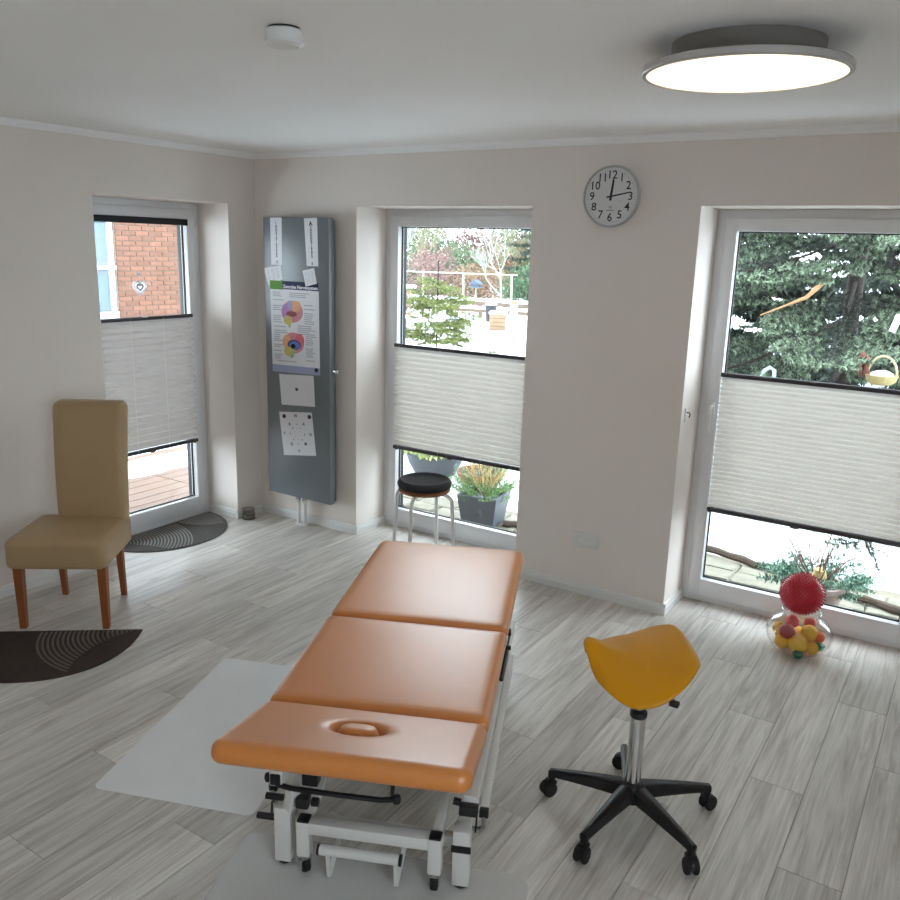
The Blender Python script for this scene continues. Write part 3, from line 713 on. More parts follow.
M_pink = mat('brain_pink', (206,130,140), .6, var=.15, vscale=90); M_peach = mat('brain_peach', (226,160,120), .6, var=.1, vscale=90); M_lil = mat('brain_lilac', (170,120,180), .6, var=.1, vscale=90); M_cer = mat('brain_yellow', (200,182,96), .6, var=.15, vscale=120); M_dkr = mat('brain_dark_red', (130,44,56), .6); M_bl = mat('brain_blue', (92,120,190), .6); M_gr = mat('brain_green', (150,190,120), .6)
def EP(cu, cv, a, b, t0=0, t1=2*pi, n=28): return [(cu+a*cos(t0+(t1-t0)*i/n), cv-b*sin(t0+(t1-t0)*i/n)) for i in range(n + (0 if t1-t0 > 6.2 else 1))]
# lateral view
po.poly(EP(.455,.325,.215,.118), 'brain_outline', M_pink, 1); po.poly(EP(.33,.33,.1,.09), 'brain_rear_lobe', M_lil, 2)
po.poly(EP(.52,.265,.115,.06), 'brain_front_lobe', M_peach, 2); po.poly(EP(.41,.255,.055,.05), 'brain_top_lobe', mat('brain_greyblue', (150,150,190), .6), 3)
po.poly(EP(.44,.35,.11,.03), 'brain_fold', M_dkr, 3); po.poly(EP(.36,.42,.085,.05), 'cerebellum', M_cer, 2); po.poly([(.37,.5),(.4,.5),(.45,.42),(.37,.42)], 'brain_stem', M_cer, 3)
# section view
po.poly(EP(.47,.665,.215,.115), 'brain_outline', M_pink, 1); po.poly(EP(.6,.63,.09,.07), 'brain_front_lobe', mat('brain_coral', (214,104,110), .6), 2); po.poly(EP(.33,.655,.09,.075), 'brain_rear_lobe', M_peach, 2)
po.poly(EP(.48,.685,.14,.055), 'inner_rim', mat('brain_navy', (56,60,130), .6), 3); po.poly(EP(.49,.69,.11,.04), 'ventricle', M_bl, 4); po.poly(EP(.46,.7,.05,.025), 'thalamus', M_ink, 5)
po.poly(EP(.36,.76,.09,.05), 'cerebellum', M_cer, 3); po.poly([(.4,.83),(.44,.83),(.52,.74),(.43,.73)], 'brain_stem', M_gr, 4)
s1 = Sheet('paper_sheet', 'blank white sheet with one grey dot below the poster', 'paper', [(.298,1.039),(.602,1.057),(.613,.854),(.317,.834)])
s1.poly(EP(.49,.47,.045,.06), 'centre_dot', mat('grey_print', (96,96,100), .7)); s1.poly(EP(.49,.47,.016,.022), 'dot_core', M_ink, 2)
s2 = Sheet('paper_sheet', 'white sheet with scattered letters, lowest on the radiator', 'paper', [(.291,.782),(.584,.812),(.618,.525),(.329,.486)])
s2.text([('W',.5,.09,.09,1.),('B',.29,.28,.09,1.),('A',.72,.27,.09,1.),('T',.1,.5,.09,1.),('G',.9,.51,.09,1.),('D',.29,.74,.1,1.),('M',.72,.73,.1,1.),('F',.5,.9,.09,1.),
         ('e',.51,.28,.05,1.),('k',.37,.37,.06,1.),('r',.62,.37,.06,1.),('h',.28,.5,.06,1.),('p',.72,.5,.06,1.),('s',.36,.63,.06,1.),('n',.63,.63,.06,1.),('z',.5,.73,.06,1.),('o',.5,.37,.03,1.),('x',.43,.44,.03,1.),('v',.57,.44,.03,1.),('u',.42,.55,.03,1.),('c',.57,.56,.03,1.),('t',.5,.62,.04,1.),('i',.5,.5,.03,1.)], 'printed_letters', M_ink)
def magnet(x, z, y, label):
    m = MB(); m.lathe([(.002,.006),(.0125,.006),(.014,.004),(.014,0)], 20); m.mat4(Matrix.Translation((x, y, z)) @ Matrix.Rotation(pi/2, 4, 'X'))
    tag(m.build('magnet', M_black), label, 'magnet', 'round black magnets on the radiator')
a = s2.at(.15,.1); magnet(a[0], a[1], s2.y-.0008, 'black magnet on the top left of the letter sheet')
a = s2.at(.92,.1); magnet(a[0], a[1], s2.y-.0008, 'black magnet on the top right of the letter sheet')
a = po.at(.93,.945); magnet(a[0], a[1], po.y-.0008, 'black magnet at the lower right corner of the poster')

# ------------------------------------------------------------------ wall clock
ck = thing('wall_clock', 'round silver-rimmed wall clock with black numerals', 'clock', (2.53,0,2.163))
R90 = Matrix.Rotation(pi/2, 4, 'X')
m = MB(); m.lathe([(.13,.0),(.148,.002),(.151,.012),(.150,.03),(.146,.036),(.141,.034),(.139,.026)], 64, caps=False); m.mat4(R90); m.build('rim', mat('silver_rim', (188,188,188), .35, metal=.2, var=.03), ck)
m = MB(); m.lathe([(.02,.004),(.14,.004),(.14,.024),(.001,.024)], 64); m.mat4(R90); m.build('dial', mat('clock_dial', (222,222,222), .55, var=.01), ck)
for h_ in range(1, 13):
    a = radians(90-30*h_); vs, fs = glyphs(str(h_), True); g = MB()
    g.add([(.103*cos(a)+x*.056, -.0246, .103*sin(a)+y*.056) for x, y, z in vs], fs); g.build('numeral', M_ink, ck, smooth=False)
g = MB()
for k in range(60):
    a = 2*pi*k/60; r0 = .124 if k % 5 else .121
    g.prism([(r0*cos(a)+.0007*sin(a), r0*sin(a)-.0007*cos(a)), (.129*cos(a)+.0007*sin(a), .129*sin(a)-.0007*cos(a)), (.129*cos(a)-.0007*sin(a), .129*sin(a)+.0007*cos(a)), (r0*cos(a)-.0007*sin(a), r0*sin(a)+.0007*cos(a))], -.0248, -.024, 'y')
g.build('minute_marks', M_ink, ck, smooth=False)
def hand(ang, L, tail, w0, w1, y, name, mt):
    a = radians(90-ang); d = Vector((cos(a), 0, sin(a))); n = Vector((-sin(a), 0, cos(a))); o = Vector((0, y, 0))
    P = [o - d*tail - n*w0, o + d*L - n*w1, o + d*L + n*w1, o - d*tail + n*w0]
    MB().add([tuple(p) for p in P] + [tuple(p - Vector((0,.0012,0))) for p in P], [(0,1,2,3),(7,6,5,4),(0,4,5,1),(1,5,6,2),(2,6,7,3),(3,7,4,0)]).build(name, mt, ck, smooth=False)
hand(6.6, .084, .02, .0066, .005, -.0262, 'hour_hand', M_ink); hand(79, .1, .022, .0042, .003, -.028, 'minute_hand', M_ink); hand(112, .07, .02, .0006, .0004, -.03, 'second_hand', M_grey)
m = MB(); m.lathe([(.006,0),(.006,.007),(.001,.0075)], 16); m.mat4(Matrix.Translation((0,-.025,0)) @ R90); m.build('hand_pin', M_ink, ck)
g = MB()
for r in (.004,.008):
    for s in (-1,1):
        for k in range(6):
            t = -.7+1.4*k/6; t2 = -.7+1.4*(k+1)/6
            g.add([(s*r*cos(t), -.0246, -.05+r*sin(t)), (s*r*cos(t2), -.0246, -.05+r*sin(t2)), (s*(r+.0012)*cos(t2), -.0246, -.05+(r+.0012)*sin(t2)), (s*(r+.0012)*cos(t), -.0246, -.05+(r+.0012)*sin(t))], [(0,1,2,3)])
g.add([(-.001,-.0246,-.06),(.001,-.0246,-.06),(.001,-.0246,-.048),(-.001,-.0246,-.048)], [(0,1,2,3)])
g.add([(-.022,-.0246,-.068),(.022,-.0246,-.068),(.022,-.0246,-.0655),(-.022,-.0246,-.0655)], [(0,1,2,3)])
g.build('radio_mark', M_ink, ck, smooth=False)
m = MB(); m.lathe([(.14,.031),(.1,.0325),(.001,.034)], 48, caps=False); m.mat4(R90); m.build('cover_glass', glass_mat('clock_glass', (1,1,1)), ck)

# ------------------------------------------------------------------ double wall socket
so = thing('wall_socket', 'white double wall socket below the clock', 'socket', (2.515,0,.322))
m = MB(); m.bbox(-.0775,.0775,-.011,0,-.0405,.0405,.004,3); m.build('cover_frame', M_white, so)
for s in (-1, 1):
    X = s*.0358
    m = MB(); m.lathe([(.0205,0),(.0265,.0),(.0275,.002),(.0275,.004),(.0215,.0045),(.0195,.002),(.0195,-.008),(.001,-.008)], 32, caps=False); m.mat4(Matrix.Translation((X,-.0105,0)) @ R90); c_ = m.build('socket_insert', M_white, so)
    m = MB()
    for t in (-1, 1): m.lathe([(.0028,0),(.0028,.0006)], 10, (t*.0095,0,0))
    m.mat4(Matrix.Translation((X,-.0026,0)) @ Matrix.Rotation(.6,4,'Y') @ R90); m.build('pin_hole', M_gasket, c_)

# ------------------------------------------------------------------ ceiling lamp and smoke detector
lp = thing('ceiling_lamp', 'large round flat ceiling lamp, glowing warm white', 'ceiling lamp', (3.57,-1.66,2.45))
m = MB(); m.lathe([(.25,-.058),(.27,-.060),(.275,-.064),(.275,-.078),(.272,-.081),(.262,-.0815),(.262,-.077)], 72, caps=False); m.build('rim', mat('lamp_rim', (190,186,184), .35, metal=.2, var=.02), lp)
m = MB(); m.lathe([(.001,-.079),(.262,-.079),(.262,-.066),(.001,-.066)], 72, caps=False); m.build('light_panel', mat('lit_panel', (255,248,230), .5, emit=(255,232,198), estr=LAMP), lp)
m = MB(); m.lathe([(.001,-.065),(.272,-.064),(.272,-.06),(.2,-.056),(.2,0),(.001,0)], 64, caps=False); m.build('housing', mat('lamp_housing_shade', (128,122,117), .6, var=.03), lp)  # housing grey paints in the soft shadow above the lamp
sd = thing('smoke_detector', 'small round white smoke detector on the ceiling', 'smoke detector', (2.53,-2.355,2.45))
m = MB(); m.lathe([(.03,0),(.043,0),(.043,-.006)], 40, caps=False); m.build('mount', M_black, sd)
m = MB(); m.lathe([(.045,-.005),(.05,-.008),(.05,-.03),(.048,-.033)], 40, caps=False); m.build('body', M_white, sd)
m = MB(); m.lathe([(.047,-.032),(.053,-.034),(.053,-.04),(.045,-.046),(.001,-.048)], 40, caps=False); m.build('cover', M_white, sd)
m = MB(); m.lathe([(.002,-.049),(.004,-.0465)], 10, (.03,.02,0)); m.build('test_light', M_chrome, sd)

# ------------------------------------------------------------------ glass jar, toy balls, spiky ball
JX, JY = 3.67, -.005
jr = thing('glass_jar', 'bulbous clear glass jar filled with coloured balls', 'jar', (JX,JY,0))
prof = [(.001,.004),(.085,.004),(.1,.006),(.125,.025),(.148,.06),(.155,.095),(.146,.13),(.122,.16),(.096,.176),(.088,.186),(.086,.2),(.089,.21)]
inner = [(r-.004, z+.002) for r, z in reversed(prof[1:])] + [(.001,.007)]
m = MB(); m.lathe(prof+inner, 56, caps=False); m.build('jar_body', glass_mat('jar_glass', (.985,.99,.985), .03), jr)
m = MB(); m.lathe([(.085,.207),(.0885,.206),(.092,.21),(.0885,.214),(.085,.213)], 56, caps=False); m.build('jar_lip', glass_mat('jar_lip_glass', (.95,.97,.97), .12), jr)
M_br = mat('red_rubber', (196,24,48), .4, var=.05, coat=.2); M_by = mat('yellow_ball', (248,190,20), .45, var=.05); M_bo = mat('orange_ball', (240,104,40), .45, var=.05); M_bg = mat('green_ball', (40,138,100), .45, var=.05); M_bp = mat('coral_ball', (224,70,60), .45, var=.05)
def knobby(r, c, n, h):
    g = MB(); g.lathe([(max(.0005, r*sin(pi*i/14)), -r*cos(pi*i/14)) for i in range(15)], 24)
    s = MB(); ga = pi*(3-sqrt(5))
    for k in range(n):
        z = 1-2*(k+.5)/n; rr = sqrt(1-z*z); d = Vector((rr*cos(ga*k), rr*sin(ga*k), z)); x = d.orthogonal().normalized(); y = d.cross(x); w = h*.42
        P = [d*r*.985 + (x*cos(t)+y*sin(t))*w for t in (0, pi/2, pi, 1.5*pi)] + [d*(r+h) + (x*cos(t)+y*sin(t))*w*.35 for t in (0, pi/2, pi, 1.5*pi)]
        s.add([tuple(p) for p in P], [(0,1,5,4),(1,2,6,5),(2,3,7,6),(3,0,4,7),(4,5,6,7)])
    return g, s
camr = Vector((.985,.17,0)); camt = Vector((.17,-.985,0))
def jarball(label, mt, rx, ty, z, r, cat='ball'):
    p = Vector((JX,JY,0)) + camr*rx + camt*ty; o = thing('toy_ball', label, cat, (p.x,p.y,z), group='balls in the glass jar')
    g, s = knobby(r, None, 46, r*.1); g.build('ball', mt, o); k = s.build('nubs', mt, o); k['kind'] = 'stuff'
jarball('yellow nubby ball at the front centre of the jar', M_by, .0, .068, .066, .046)
jarball('yellow nubby ball low at the left of the jar', M_by, -.07, .045, .052, .038)
jarball('yellow nubby ball uppermost right in the jar', M_by, .046, .03, .112, .04)
jarball('yellow nubby ball at the far left edge of the jar', M_by, -.092, .0, .098, .032)
jarball('yellow nubby ball low at the right of the jar', M_by, .066, .055, .048, .034)
jarball('dark red nubby ball at the left of the jar', mat('dark_red_ball', (176,30,44), .45, var=.05), -.055, .055, .112, .036)
jarball('coral red ball in the upper middle of the jar', M_bp, -.035, -.03, .135, .034)
jarball('coral red ball in the upper right of the jar', M_bp, .045, -.03, .142, .028)
jarball('orange ball at the right edge of the jar', M_bo, .09, .03, .1, .028)
jarball('yellow nubby ball at the back of the jar', M_by, .0, -.07, .05, .042)
jarball('red ball at the back left of the jar', M_bp, -.075, -.055, .055, .036)
jarball('orange ball at the back right of the jar', M_bo, .075, -.045, .05, .036)
for lab, rx, ty, z, rot in (('green foam cube at the bottom front of the jar', .004, .103, .028, .5), ('green foam cube at the right of the jar', .098, .052, .062, 1.1)):
    p = Vector((JX,JY,0)) + camr*rx + camt*ty; m = MB(); m.bbox(-.017,.017,-.017,.017,-.017,.017,.003)
    o = m.build('foam_cube', M_bg); o.location = (p.x,p.y,z); o.rotation_euler = (.3,.2,rot); tag(o, lab, 'cube', 'green cubes in the glass jar')
sb = thing('spiky_ball', 'large red spiky massage ball on top of the glass jar', 'ball', (JX-.008,JY,.297))
g, s = knobby(.1, None, 620, .0075); g.build('ball', M_br, sb); k = s.build('spikes', M_br, sb); k['kind'] = 'stuff'

# ------------------------------------------------------------------ small banded jar in the corner
tj = thing('banded_jar', 'small dark glass jar with black bands in the corner', 'jar', (.066,-.2,0))
m = MB(); m.lathe([(.001,.002),(.038,.002),(.042,.008),(.042,.068),(.04,.072),(.037,.072),(.038,.066),(.038,.01),(.001,.008)], 32, caps=False); m.build('glass_body', glass_mat('smoky_glass', (.8,.78,.76), .05), tj)
for z in (.004,.036,.07):
    m = MB(); m.lathe([(.042,z),(.0445,z),(.0445,z+.004),(.042,z+.004)], 32, caps=False); m.build('black_band', M_black, tj)
m = MB(); m.lathe([(.001,.009),(.034,.009),(.034,.03),(.001,.031)], 24, caps=False); m.build('candle', mat('pale_candle', (190,180,170), .6, var=.05), tj)

# ------------------------------------------------------------------ heart hanging at the left window
hx = FX-.02
ht = thing('heart_ornament', 'silver filigree heart hanging on the left window pane', 'ornament', (hx,-.712,1.592))
def heart(s, n=40):
    o = []
    for i in range(n):
        t = 2*pi*i/n; o.append((s*16*sin(t)**3/16, s*(13*cos(t)-5*cos(2*t)-2*cos(3*t)-cos(4*t))/16))
    return o
M_silver = mat('dull_silver', (238,236,238), .45, transl=.5, var=.05)
for s, nm, t in ((.047,'heart_rim',.009), (.022,'heart_core',.007)):
    A = [(0,y,z) for y, z in heart(s)]; m = MB(); m.tube(A+[A[0]], t*.7, 8, caps=False); m.build(nm, M_silver if nm == 'heart_rim' else mat('grey_metal', (130,130,140), .4, metal=.4), ht)
m = MB(); m.prism(heart(.038), -.0015, .0015, 'x'); m.build('heart_plate', mat('milky_plate', (240,236,236), .6, transl=.7, alpha=.75), ht)
m = MB(); m.tube([(0,0,.03),(0,.002,.05),(0,0,.075)], .0012, 6); m.build('hanger', M_steel, ht)
m = MB(); m.lathe([(.014,0),(.012,.004),(.004,.006),(.003,.012)], 16); m.mat4(Matrix.Translation((-.012,0,.082)) @ Matrix.Rotation(pi/2,4,'Y')); m.build('suction_cup', mat('clear_rubber', (220,225,228), .2, alpha=.6), ht)
# ================================================================== outdoors
G = -.12
M_snow = mat('snow', (236,240,244), .7, spec=.3, var=.02, vscale=2, bump=.3, bscale=6)
M_soil = mat('wet_sand', (120,112,98), .9, var=.2, vscale=12)
M_stone = mat('mossy_paving_stone', (128,124,110), .85, var=.18, vscale=14, rand=.14, bump=.6, bscale=60)
M_bark = mat('bark', (75,63,53), .9, var=.25, vscale=20, bump=.8, bscale=40)
M_deck = mat('wet_deck_wood', (118,88,69), .45, var=.16, vscale=6, vstretch=(8,.6,1), rand=.1)
def grid(mb, x0, x1, y0, y1, nx, ny, z, amp, rn, edge=()):
    vs = []; fs = []
    for i in range(nx+1):
        for j in range(ny+1):
            X = x0+(x1-x0)*i/nx; Y = y0+(y1-y0)*j/ny
            jx = rn.uniform(-.06,.06) if ('x1' in edge and i == nx) else 0; jy = rn.uniform(-.05,.05) if ('y0' in edge and j == 0) else 0
            zz = z+amp*(sin(X*.9+Y*.4)+sin(Y*.7-X*.3))*.5 + rn.uniform(-.006,.006)
            if ('x1' in edge and i == nx) or ('y0' in edge and j == 0): zz = z-.03
            vs.append((X+jx, Y+jy, zz))
    for i in range(nx):
        for j in range(ny):
            a = i*(ny+1)+j; fs.append((a, a+ny+1, a+ny+2, a+1))
    mb.add(vs, fs)
rn = random.Random(11)
m = MB(); grid(m, -2.05, 14, 1.42, 5, 110, 24, G, .012, rn, ('y0',)); grid(m, -45, 14, 5, 60, 60, 56, G, .012, rn)
grid(m, -45, -2.05, -25, 5, 60, 60, G, .012, rn, ('x1',)); grid(m, -2.05, 30, -40, -6.2, 30, 30, G-.02, .02, rn); grid(m, 6.2, 40, -6.2, 1.42, 20, 14, G-.02, .02, rn); grid(m, 14, 40, 1.42, 60, 12, 20, G, .02, rn)
o = m.build('snow_ground', M_snow, fix=False, ang=60); struct(o, 'snow cover on the garden ground')
# terrace of laid stones along the back wall
tb = struct(MB().box(-2.2, 6.5, T, 1.6, -.4, -.14).build('terrace', M_soil, smooth=False), 'narrow stone terrace along the house')
sm = []
for k in range(4):
    L = [.24,.29,.34,.2][k]; b = MB(); b.bbox(-L/2+.005,L/2-.005,-.085,.085,-.05,0,.014,2)
    b.tf(lambda x,y,z: (x+random.uniform(-.008,.008), y+random.uniform(-.008,.008), z)); me = bpy.data.meshes.new('paving_stone'); me.from_pydata(b.v,[],b.f); me.update(); me.materials.append(M_stone); me.shade_smooth(); me.set_sharp_from_angle(angle=radians(50)); sm.append((L, me))
for r in range(5):
    x = -.1+rn.uniform(0,.2)
    while x < 4.9:
        L, me = sm[rn.randrange(4)]; o = bpy.data.objects.new('paving_stone', me); COL.objects.link(o); o.parent = tb
        o.location = (x+L/2, .54+.18*r+rn.uniform(-.006,.006), -.108+rn.uniform(-.006,.006)); o.rotation_euler = (rn.uniform(-.02,.02), rn.uniform(-.02,.02), rn.uniform(-.03,.03)); x += L
def logthing(label, pts, r):
    P = []
    for i in range(len(pts)-1):
        for k in range(6):
            t = k/6; a, b = Vector(pts[i]), Vector(pts[i+1]); P.append(a.lerp(b, t)+Vector((0,rn.uniform(-.012,.012),rn.uniform(-.006,.006))))
    P.append(Vector(pts[-1])); m = MB(); m.tube(P, [r*rn.uniform(.7,1.15) for _ in P], 8)
    tag(m.build('edging_branch', M_bark), label, 'branch', 'branches edging the terrace')
logthing('long thin branch lying at the edge of the stones, left of the pot', [(2.3,1.56,-.085),(2.8,1.43,-.085),(3.35,1.28,-.085)], .028)
logthing('short forked branch lying at the edge of the stones, right of the pot', [(3.62,1.16,-.085),(3.85,1.12,-.085),(4.15,1.02,-.085)], .024)
logthing('branch on the terrace beside the grey planter', [(1.42,1.05,-.085),(1.62,1.12,-.085),(2.0,1.2,-.085)], .03)
# deck outside the left window
dk = struct(MB().box(-2.3, -T, -3.5, 4.2, -.3, -.125).build('deck', M_bark, smooth=False), 'wooden deck outside the left window')
b = MB(); b.bbox(-.069,.069,-1.9,1.9,-.024,0,.003); dme = bpy.data.meshes.new('deck_board'); dme.from_pydata(b.v,[],b.f); dme.update(); dme.materials.append(M_deck)
k = 0; x = -T-.075
while x > -2.3:
    for y in (-1.55, 2.26):
        o = bpy.data.objects.new('deck_board', dme); COL.objects.link(o); o.parent = dk; o.location = (x, y, -.1)
    x -= .145
sn = MB(); 
for cx, cy, a, b_ in ((-1.95,.6,.28,.9),(-1.75,-.5,.2,.35),(-1.5,1.15,.24,.3)):
    n = 26; ring_ = [(cx+a*cos(2*pi*i/n)*rn.uniform(.8,1.1), cy+b_*sin(2*pi*i/n)*rn.uniform(.85,1.1)) for i in range(n)]
    sn.add([(x,y,-.0995) for x,y in ring_]+[(cx+(x-cx)*.85,cy+(y-cy)*.85,-.085) for x,y in ring_], [(i,(i+1)%n,(i+1)%n+n,i+n) for i in range(n)]+[tuple(range(n,2*n))])
o = sn.build('snow_patch', M_snow, dk); o['kind'] = 'stuff'

# unseen roof added above the deck to shade the left window
rf = bpy.data.objects.new('added_shade_roof', None); COL.objects.link(rf); struct(rf, 'unseen flat wooden roof added above the deck for shade')
MB().box(-3.0, -T, -4.0, 2.9, 2.62, 2.7).build('roof_deck', M_bark, rf, smooth=False)
for y_ in (-3.6,-2.4,-1.2,0.,1.2,2.4): m = MB(); m.bbox(-3.0,-T,y_-.04,y_+.04,2.5,2.63,.006); m.build('rafter', M_deck, rf)
for y_ in (-3.8,2.8): m = MB(); m.bbox(-2.95,-2.83,y_-.06,y_+.06,-.1,2.51,.006); m.build('post', M_deck, rf)
# ------------------------------------------------------------------ needles, conifers, bare trees
def needle_mesh(name, segs, per_m, L, w, m, parent, seed, lean=.55):
    """segs: array of (p0,p1); bristles of thin triangles around each shoot"""
    rg = np.random.default_rng(seed); S = np.asarray(segs, float); d = S[:,1]-S[:,0]; ln = np.linalg.norm(d, axis=1); cnt = np.maximum(2, (ln*per_m).astype(int))
    idx = np.repeat(np.arange(len(S)), cnt); N = len(idx); t = rg.random(N)[:,None]; base = S[idx,0]+d[idx]*t
    ax = d[idx]/np.maximum(ln[idx],1e-6)[:,None]; r = rg.normal(size=(N,3)); r -= ax*(r*ax).sum(1)[:,None]; r /= np.linalg.norm(r,axis=1)[:,None]
    dr = r+ax*lean; dr /= np.linalg.norm(dr,axis=1)[:,None]; s = np.cross(dr, rg.normal(size=(N,3))); s /= np.linalg.norm(s,axis=1)[:,None]
    LL = L*(.7+.6*rg.random(N))[:,None]; V = np.stack([base-s*w/2, base+s*w/2, base+dr*LL], 1).reshape(-1,3).astype(np.float32)
    me = bpy.data.meshes.new(name); me.vertices.add(3*N); me.vertices.foreach_set('co', V.ravel()); me.loops.add(3*N); me.loops.foreach_set('vertex_index', np.arange(3*N, dtype=np.int32))
    me.polygons.add(N); me.polygons.foreach_set('loop_start', np.arange(0,3*N,3,dtype=np.int32)); me.update(calc_edges=True); me.materials.append(m)
    o = bpy.data.objects.new(name, me); COL.objects.link(o); o.parent = parent; o['kind'] = 'stuff'; return o
M_trunk = mat('dark_trunk_bark', (46,38,32), .9, var=.3, vscale=14, bump=.8, bscale=40)
def fir(label, loc, h, z_first, nb, maxlen, mats, az=(0, 2*pi), per_m=170, L=.022, w=.005, step=.1, sub=.09, seed=1, droop=.22, name='fir_tree', trunk_r=.09, group=None, whorl=None):
    root = thing(name, label, 'tree', loc, 0, group); rg = random.Random(seed)
    m = MB(); m.tube([(0,0,-.05),(0,0,h*.5),(0,0,h)], [trunk_r, trunk_r*.55, .006], 10); m.build('trunk', M_trunk, root)
    br = MB(); segs = []; tips = []
    for i in range(nb):
        f = (i+.5)/nb
        z0 = whorl[i] if whorl else z_first+(h*.97-z_first)*f
        ff = (z0-z_first)/(h-z_first)
        a = az[0]+(az[1]-az[0])*((i*.618034) % 1.) + rg.uniform(-.12,.12); Lb = maxlen*(1-ff)**.8*rg.uniform(.8,1.08)+.05
        n = 8; P = []
        for k in range(n+1):
            t = k/n; rr = Lb*t; P.append(Vector((rr*cos(a), rr*sin(a), z0 - droop*Lb*t + .16*Lb*t*t + rg.uniform(-.01,.01))))
        br.tube(P, [max(.003, .008*Lb*(1-.85*k/n)) for k in range(n+1)], 5)
        side = Vector((-sin(a), cos(a), 0)); out = Vector((cos(a), sin(a), 0))
        dist = .12*Lb; flip = 1
        while dist < Lb:
            t = dist/Lb; k = min(n-1, int(t*n)); p = P[k].lerp(P[k+1], t*n-k)
            for sgn in (1,-1):
                tl = (.42*Lb*(1-t)+.10)*rg.uniform(.75,1.1); tl = min(tl, .75)
                d = (side*sgn*.8+out*.65+Vector((0,0,rg.uniform(-.18,.1)))).normalized(); q = p+d*tl; q.z -= .1*tl
                segs.append((p, q))
                s = .3*tl
                while s < tl:
                    c = p.lerp(q, s/tl); sl = min(.16, .5*(tl-s)+.05)
                    for sg in (1,-1):
                        dd = (d*.75+d.cross(Vector((0,0,1)))*sg*.7+Vector((0,0,rg.uniform(-.2,.12)))).normalized(); e = c+dd*sl
                        segs.append((c, e)); tips.append((c.lerp(e,.55), e+dd*.01))
                    s += sub*rg.uniform(.8,1.2)
                tips.append((p.lerp(q,.8), q+d*.01))
            dist += step*rg.uniform(.8,1.2)
        segs.append((P[n//3], P[n])); tips.append((P[n-1].lerp(P[n],.5), P[n]+out*.03))
    br.build('branches', M_trunk, root)
    needle_mesh('needles', segs, per_m, L, w, mats[0], root, seed)
    needle_mesh('shoot_tips', tips, per_m*1.5, L*1.15, w*1.25, mats[1], root, seed+1)
    return root
M_n1 = mat('dark_fir_needles', (36,46,36), .6, var=.3, vscale=4); M_n2 = mat('blue_green_shoots', (116,132,108), .6, var=.2, vscale=5)
M_n3 = mat('young_fir_needles', (92,104,50), .6, var=.2, vscale=6); M_n4 = mat('young_fir_tips', (124,132,68), .6, var=.2, vscale=6)
M_n5 = mat('far_needles', (38,54,42), .7, var=.3, vscale=2)
fir('big blue-green fir close outside the right window', (3.1,4.7,G), 8.5, .3, 50, 3.3, (M_n1, M_n2), az=(radians(-178), radians(-2)), per_m=230, L=.03, w=.010, step=.12, sub=.085, seed=3, droop=.34, trunk_r=.09)
fir('dark fir standing behind the big fir, left of it', (1.0,8.0,G), 8, .1, 90, 2.4, (M_n5, M_n1), per_m=60, L=.10, w=.05, step=.2, sub=.18, seed=5, droop=.25, trunk_r=.14)
fir('dark fir standing behind the big fir, right of it', (5.6,8.6,G), 8.5, .1, 90, 2.4, (M_n5, M_n1), per_m=60, L=.10, w=.05, step=.2, sub=.18, seed=6, droop=.25, trunk_r=.14)
fir('tall dark fir in the middle background of the garden', (3.1,12.6,G), 9, .1, 90, 2.5, (M_n5, M_n1), per_m=60, L=.11, w=.055, step=.2, sub=.2, seed=16, droop=.25, trunk_r=.15)
fir('young yellow-green fir in the snow outside the middle window', (-1.18,4.0,G), 1.86, .1, 26, .85, (M_n3, M_n4), per_m=150, L=.026, w=.008, step=.07, sub=.075, seed=8, droop=-.12, trunk_r=.016, name='young_fir',
    whorl=[.3,.36,.42,.46,.5,.66,.72, .92,.95,1.0,1.03,1.08,1.12,1.16,1.0,1.1, 1.28,1.31,1.35,1.38,1.33,1.42, 1.46,1.5,1.54,1.6])
def bare(label, loc, h, m, seed, spread=.55, r0=.07, depth=5, name='bare_tree', lean=(0,0)):
    root = thing(name, label, 'tree', loc, 0, 'bare trees in the garden'); rg = random.Random(seed); mb = MB()
    def grow(p, d, L, r, k):
        q = p+d*L; mid = p.lerp(q,.5)+Vector((rg.uniform(-.05,.05),rg.uniform(-.05,.05),0))*L; mb.tube([p, mid, q], [r, r*.85, r*.65], 5 if k > 2 else 4, caps=False)
        if k == 0: return
        for _ in range(3 if k > 1 else 4):
            nd = (d+Vector((rg.uniform(-1,1),rg.uniform(-1,1),rg.uniform(-.35,.8)))*spread).normalized(); grow(p.lerp(q, rg.uniform(.55,1.)), nd, L*rg.uniform(.6,.82), r*.58, k-1)
    grow(Vector((0,0,-.1)), Vector((lean[0],lean[1],1)).normalized(), h*.33, r0, depth)
    mb.build('branches', m, root); return root
M_tw1 = mat('olive_twigs', (102,101,74), .9, var=.2); M_tw2 = mat('frosted_twigs', (136,137,128), .8, var=.1); M_tw3 = mat('reddish_twigs', (105,79,73), .9, var=.2); M_tw4 = mat('grey_twigs', (108,107,101), .9, var=.2)
bare('bare grey tree leaning in from the left edge of the middle window', (-10.2,14.2,G), 5.2, M_tw4, 21, .6, .09, 5, lean=(.5,0))
bare('olive bare shrub tree left of the young fir', (-15.5,24.5,G), 4.6, M_tw1, 22, .6, .08, 6)
bare('reddish bare shrub behind the garden poles', (-14.4,23.0,G), 2.9, M_tw3, 23, .75, .06, 6)
bare('frosted pale tree with spreading branches right of the poles', (-8.7,18.8,G), 3.6, M_tw2, 24, .8, .045, 5)
bare('olive bare tree in the middle of the background', (-13.0,26.5,G), 5.2, M_tw1, 25, .6, .09, 6)
bare('tall grey bare tree at the back right', (-11.2,25.5,G), 5.6, M_tw4, 26, .6, .09, 6)
bare('wide olive shrub beside the dark conifer', (-10.2,22.5,G), 3.2, M_tw1, 27, .75, .07, 6)
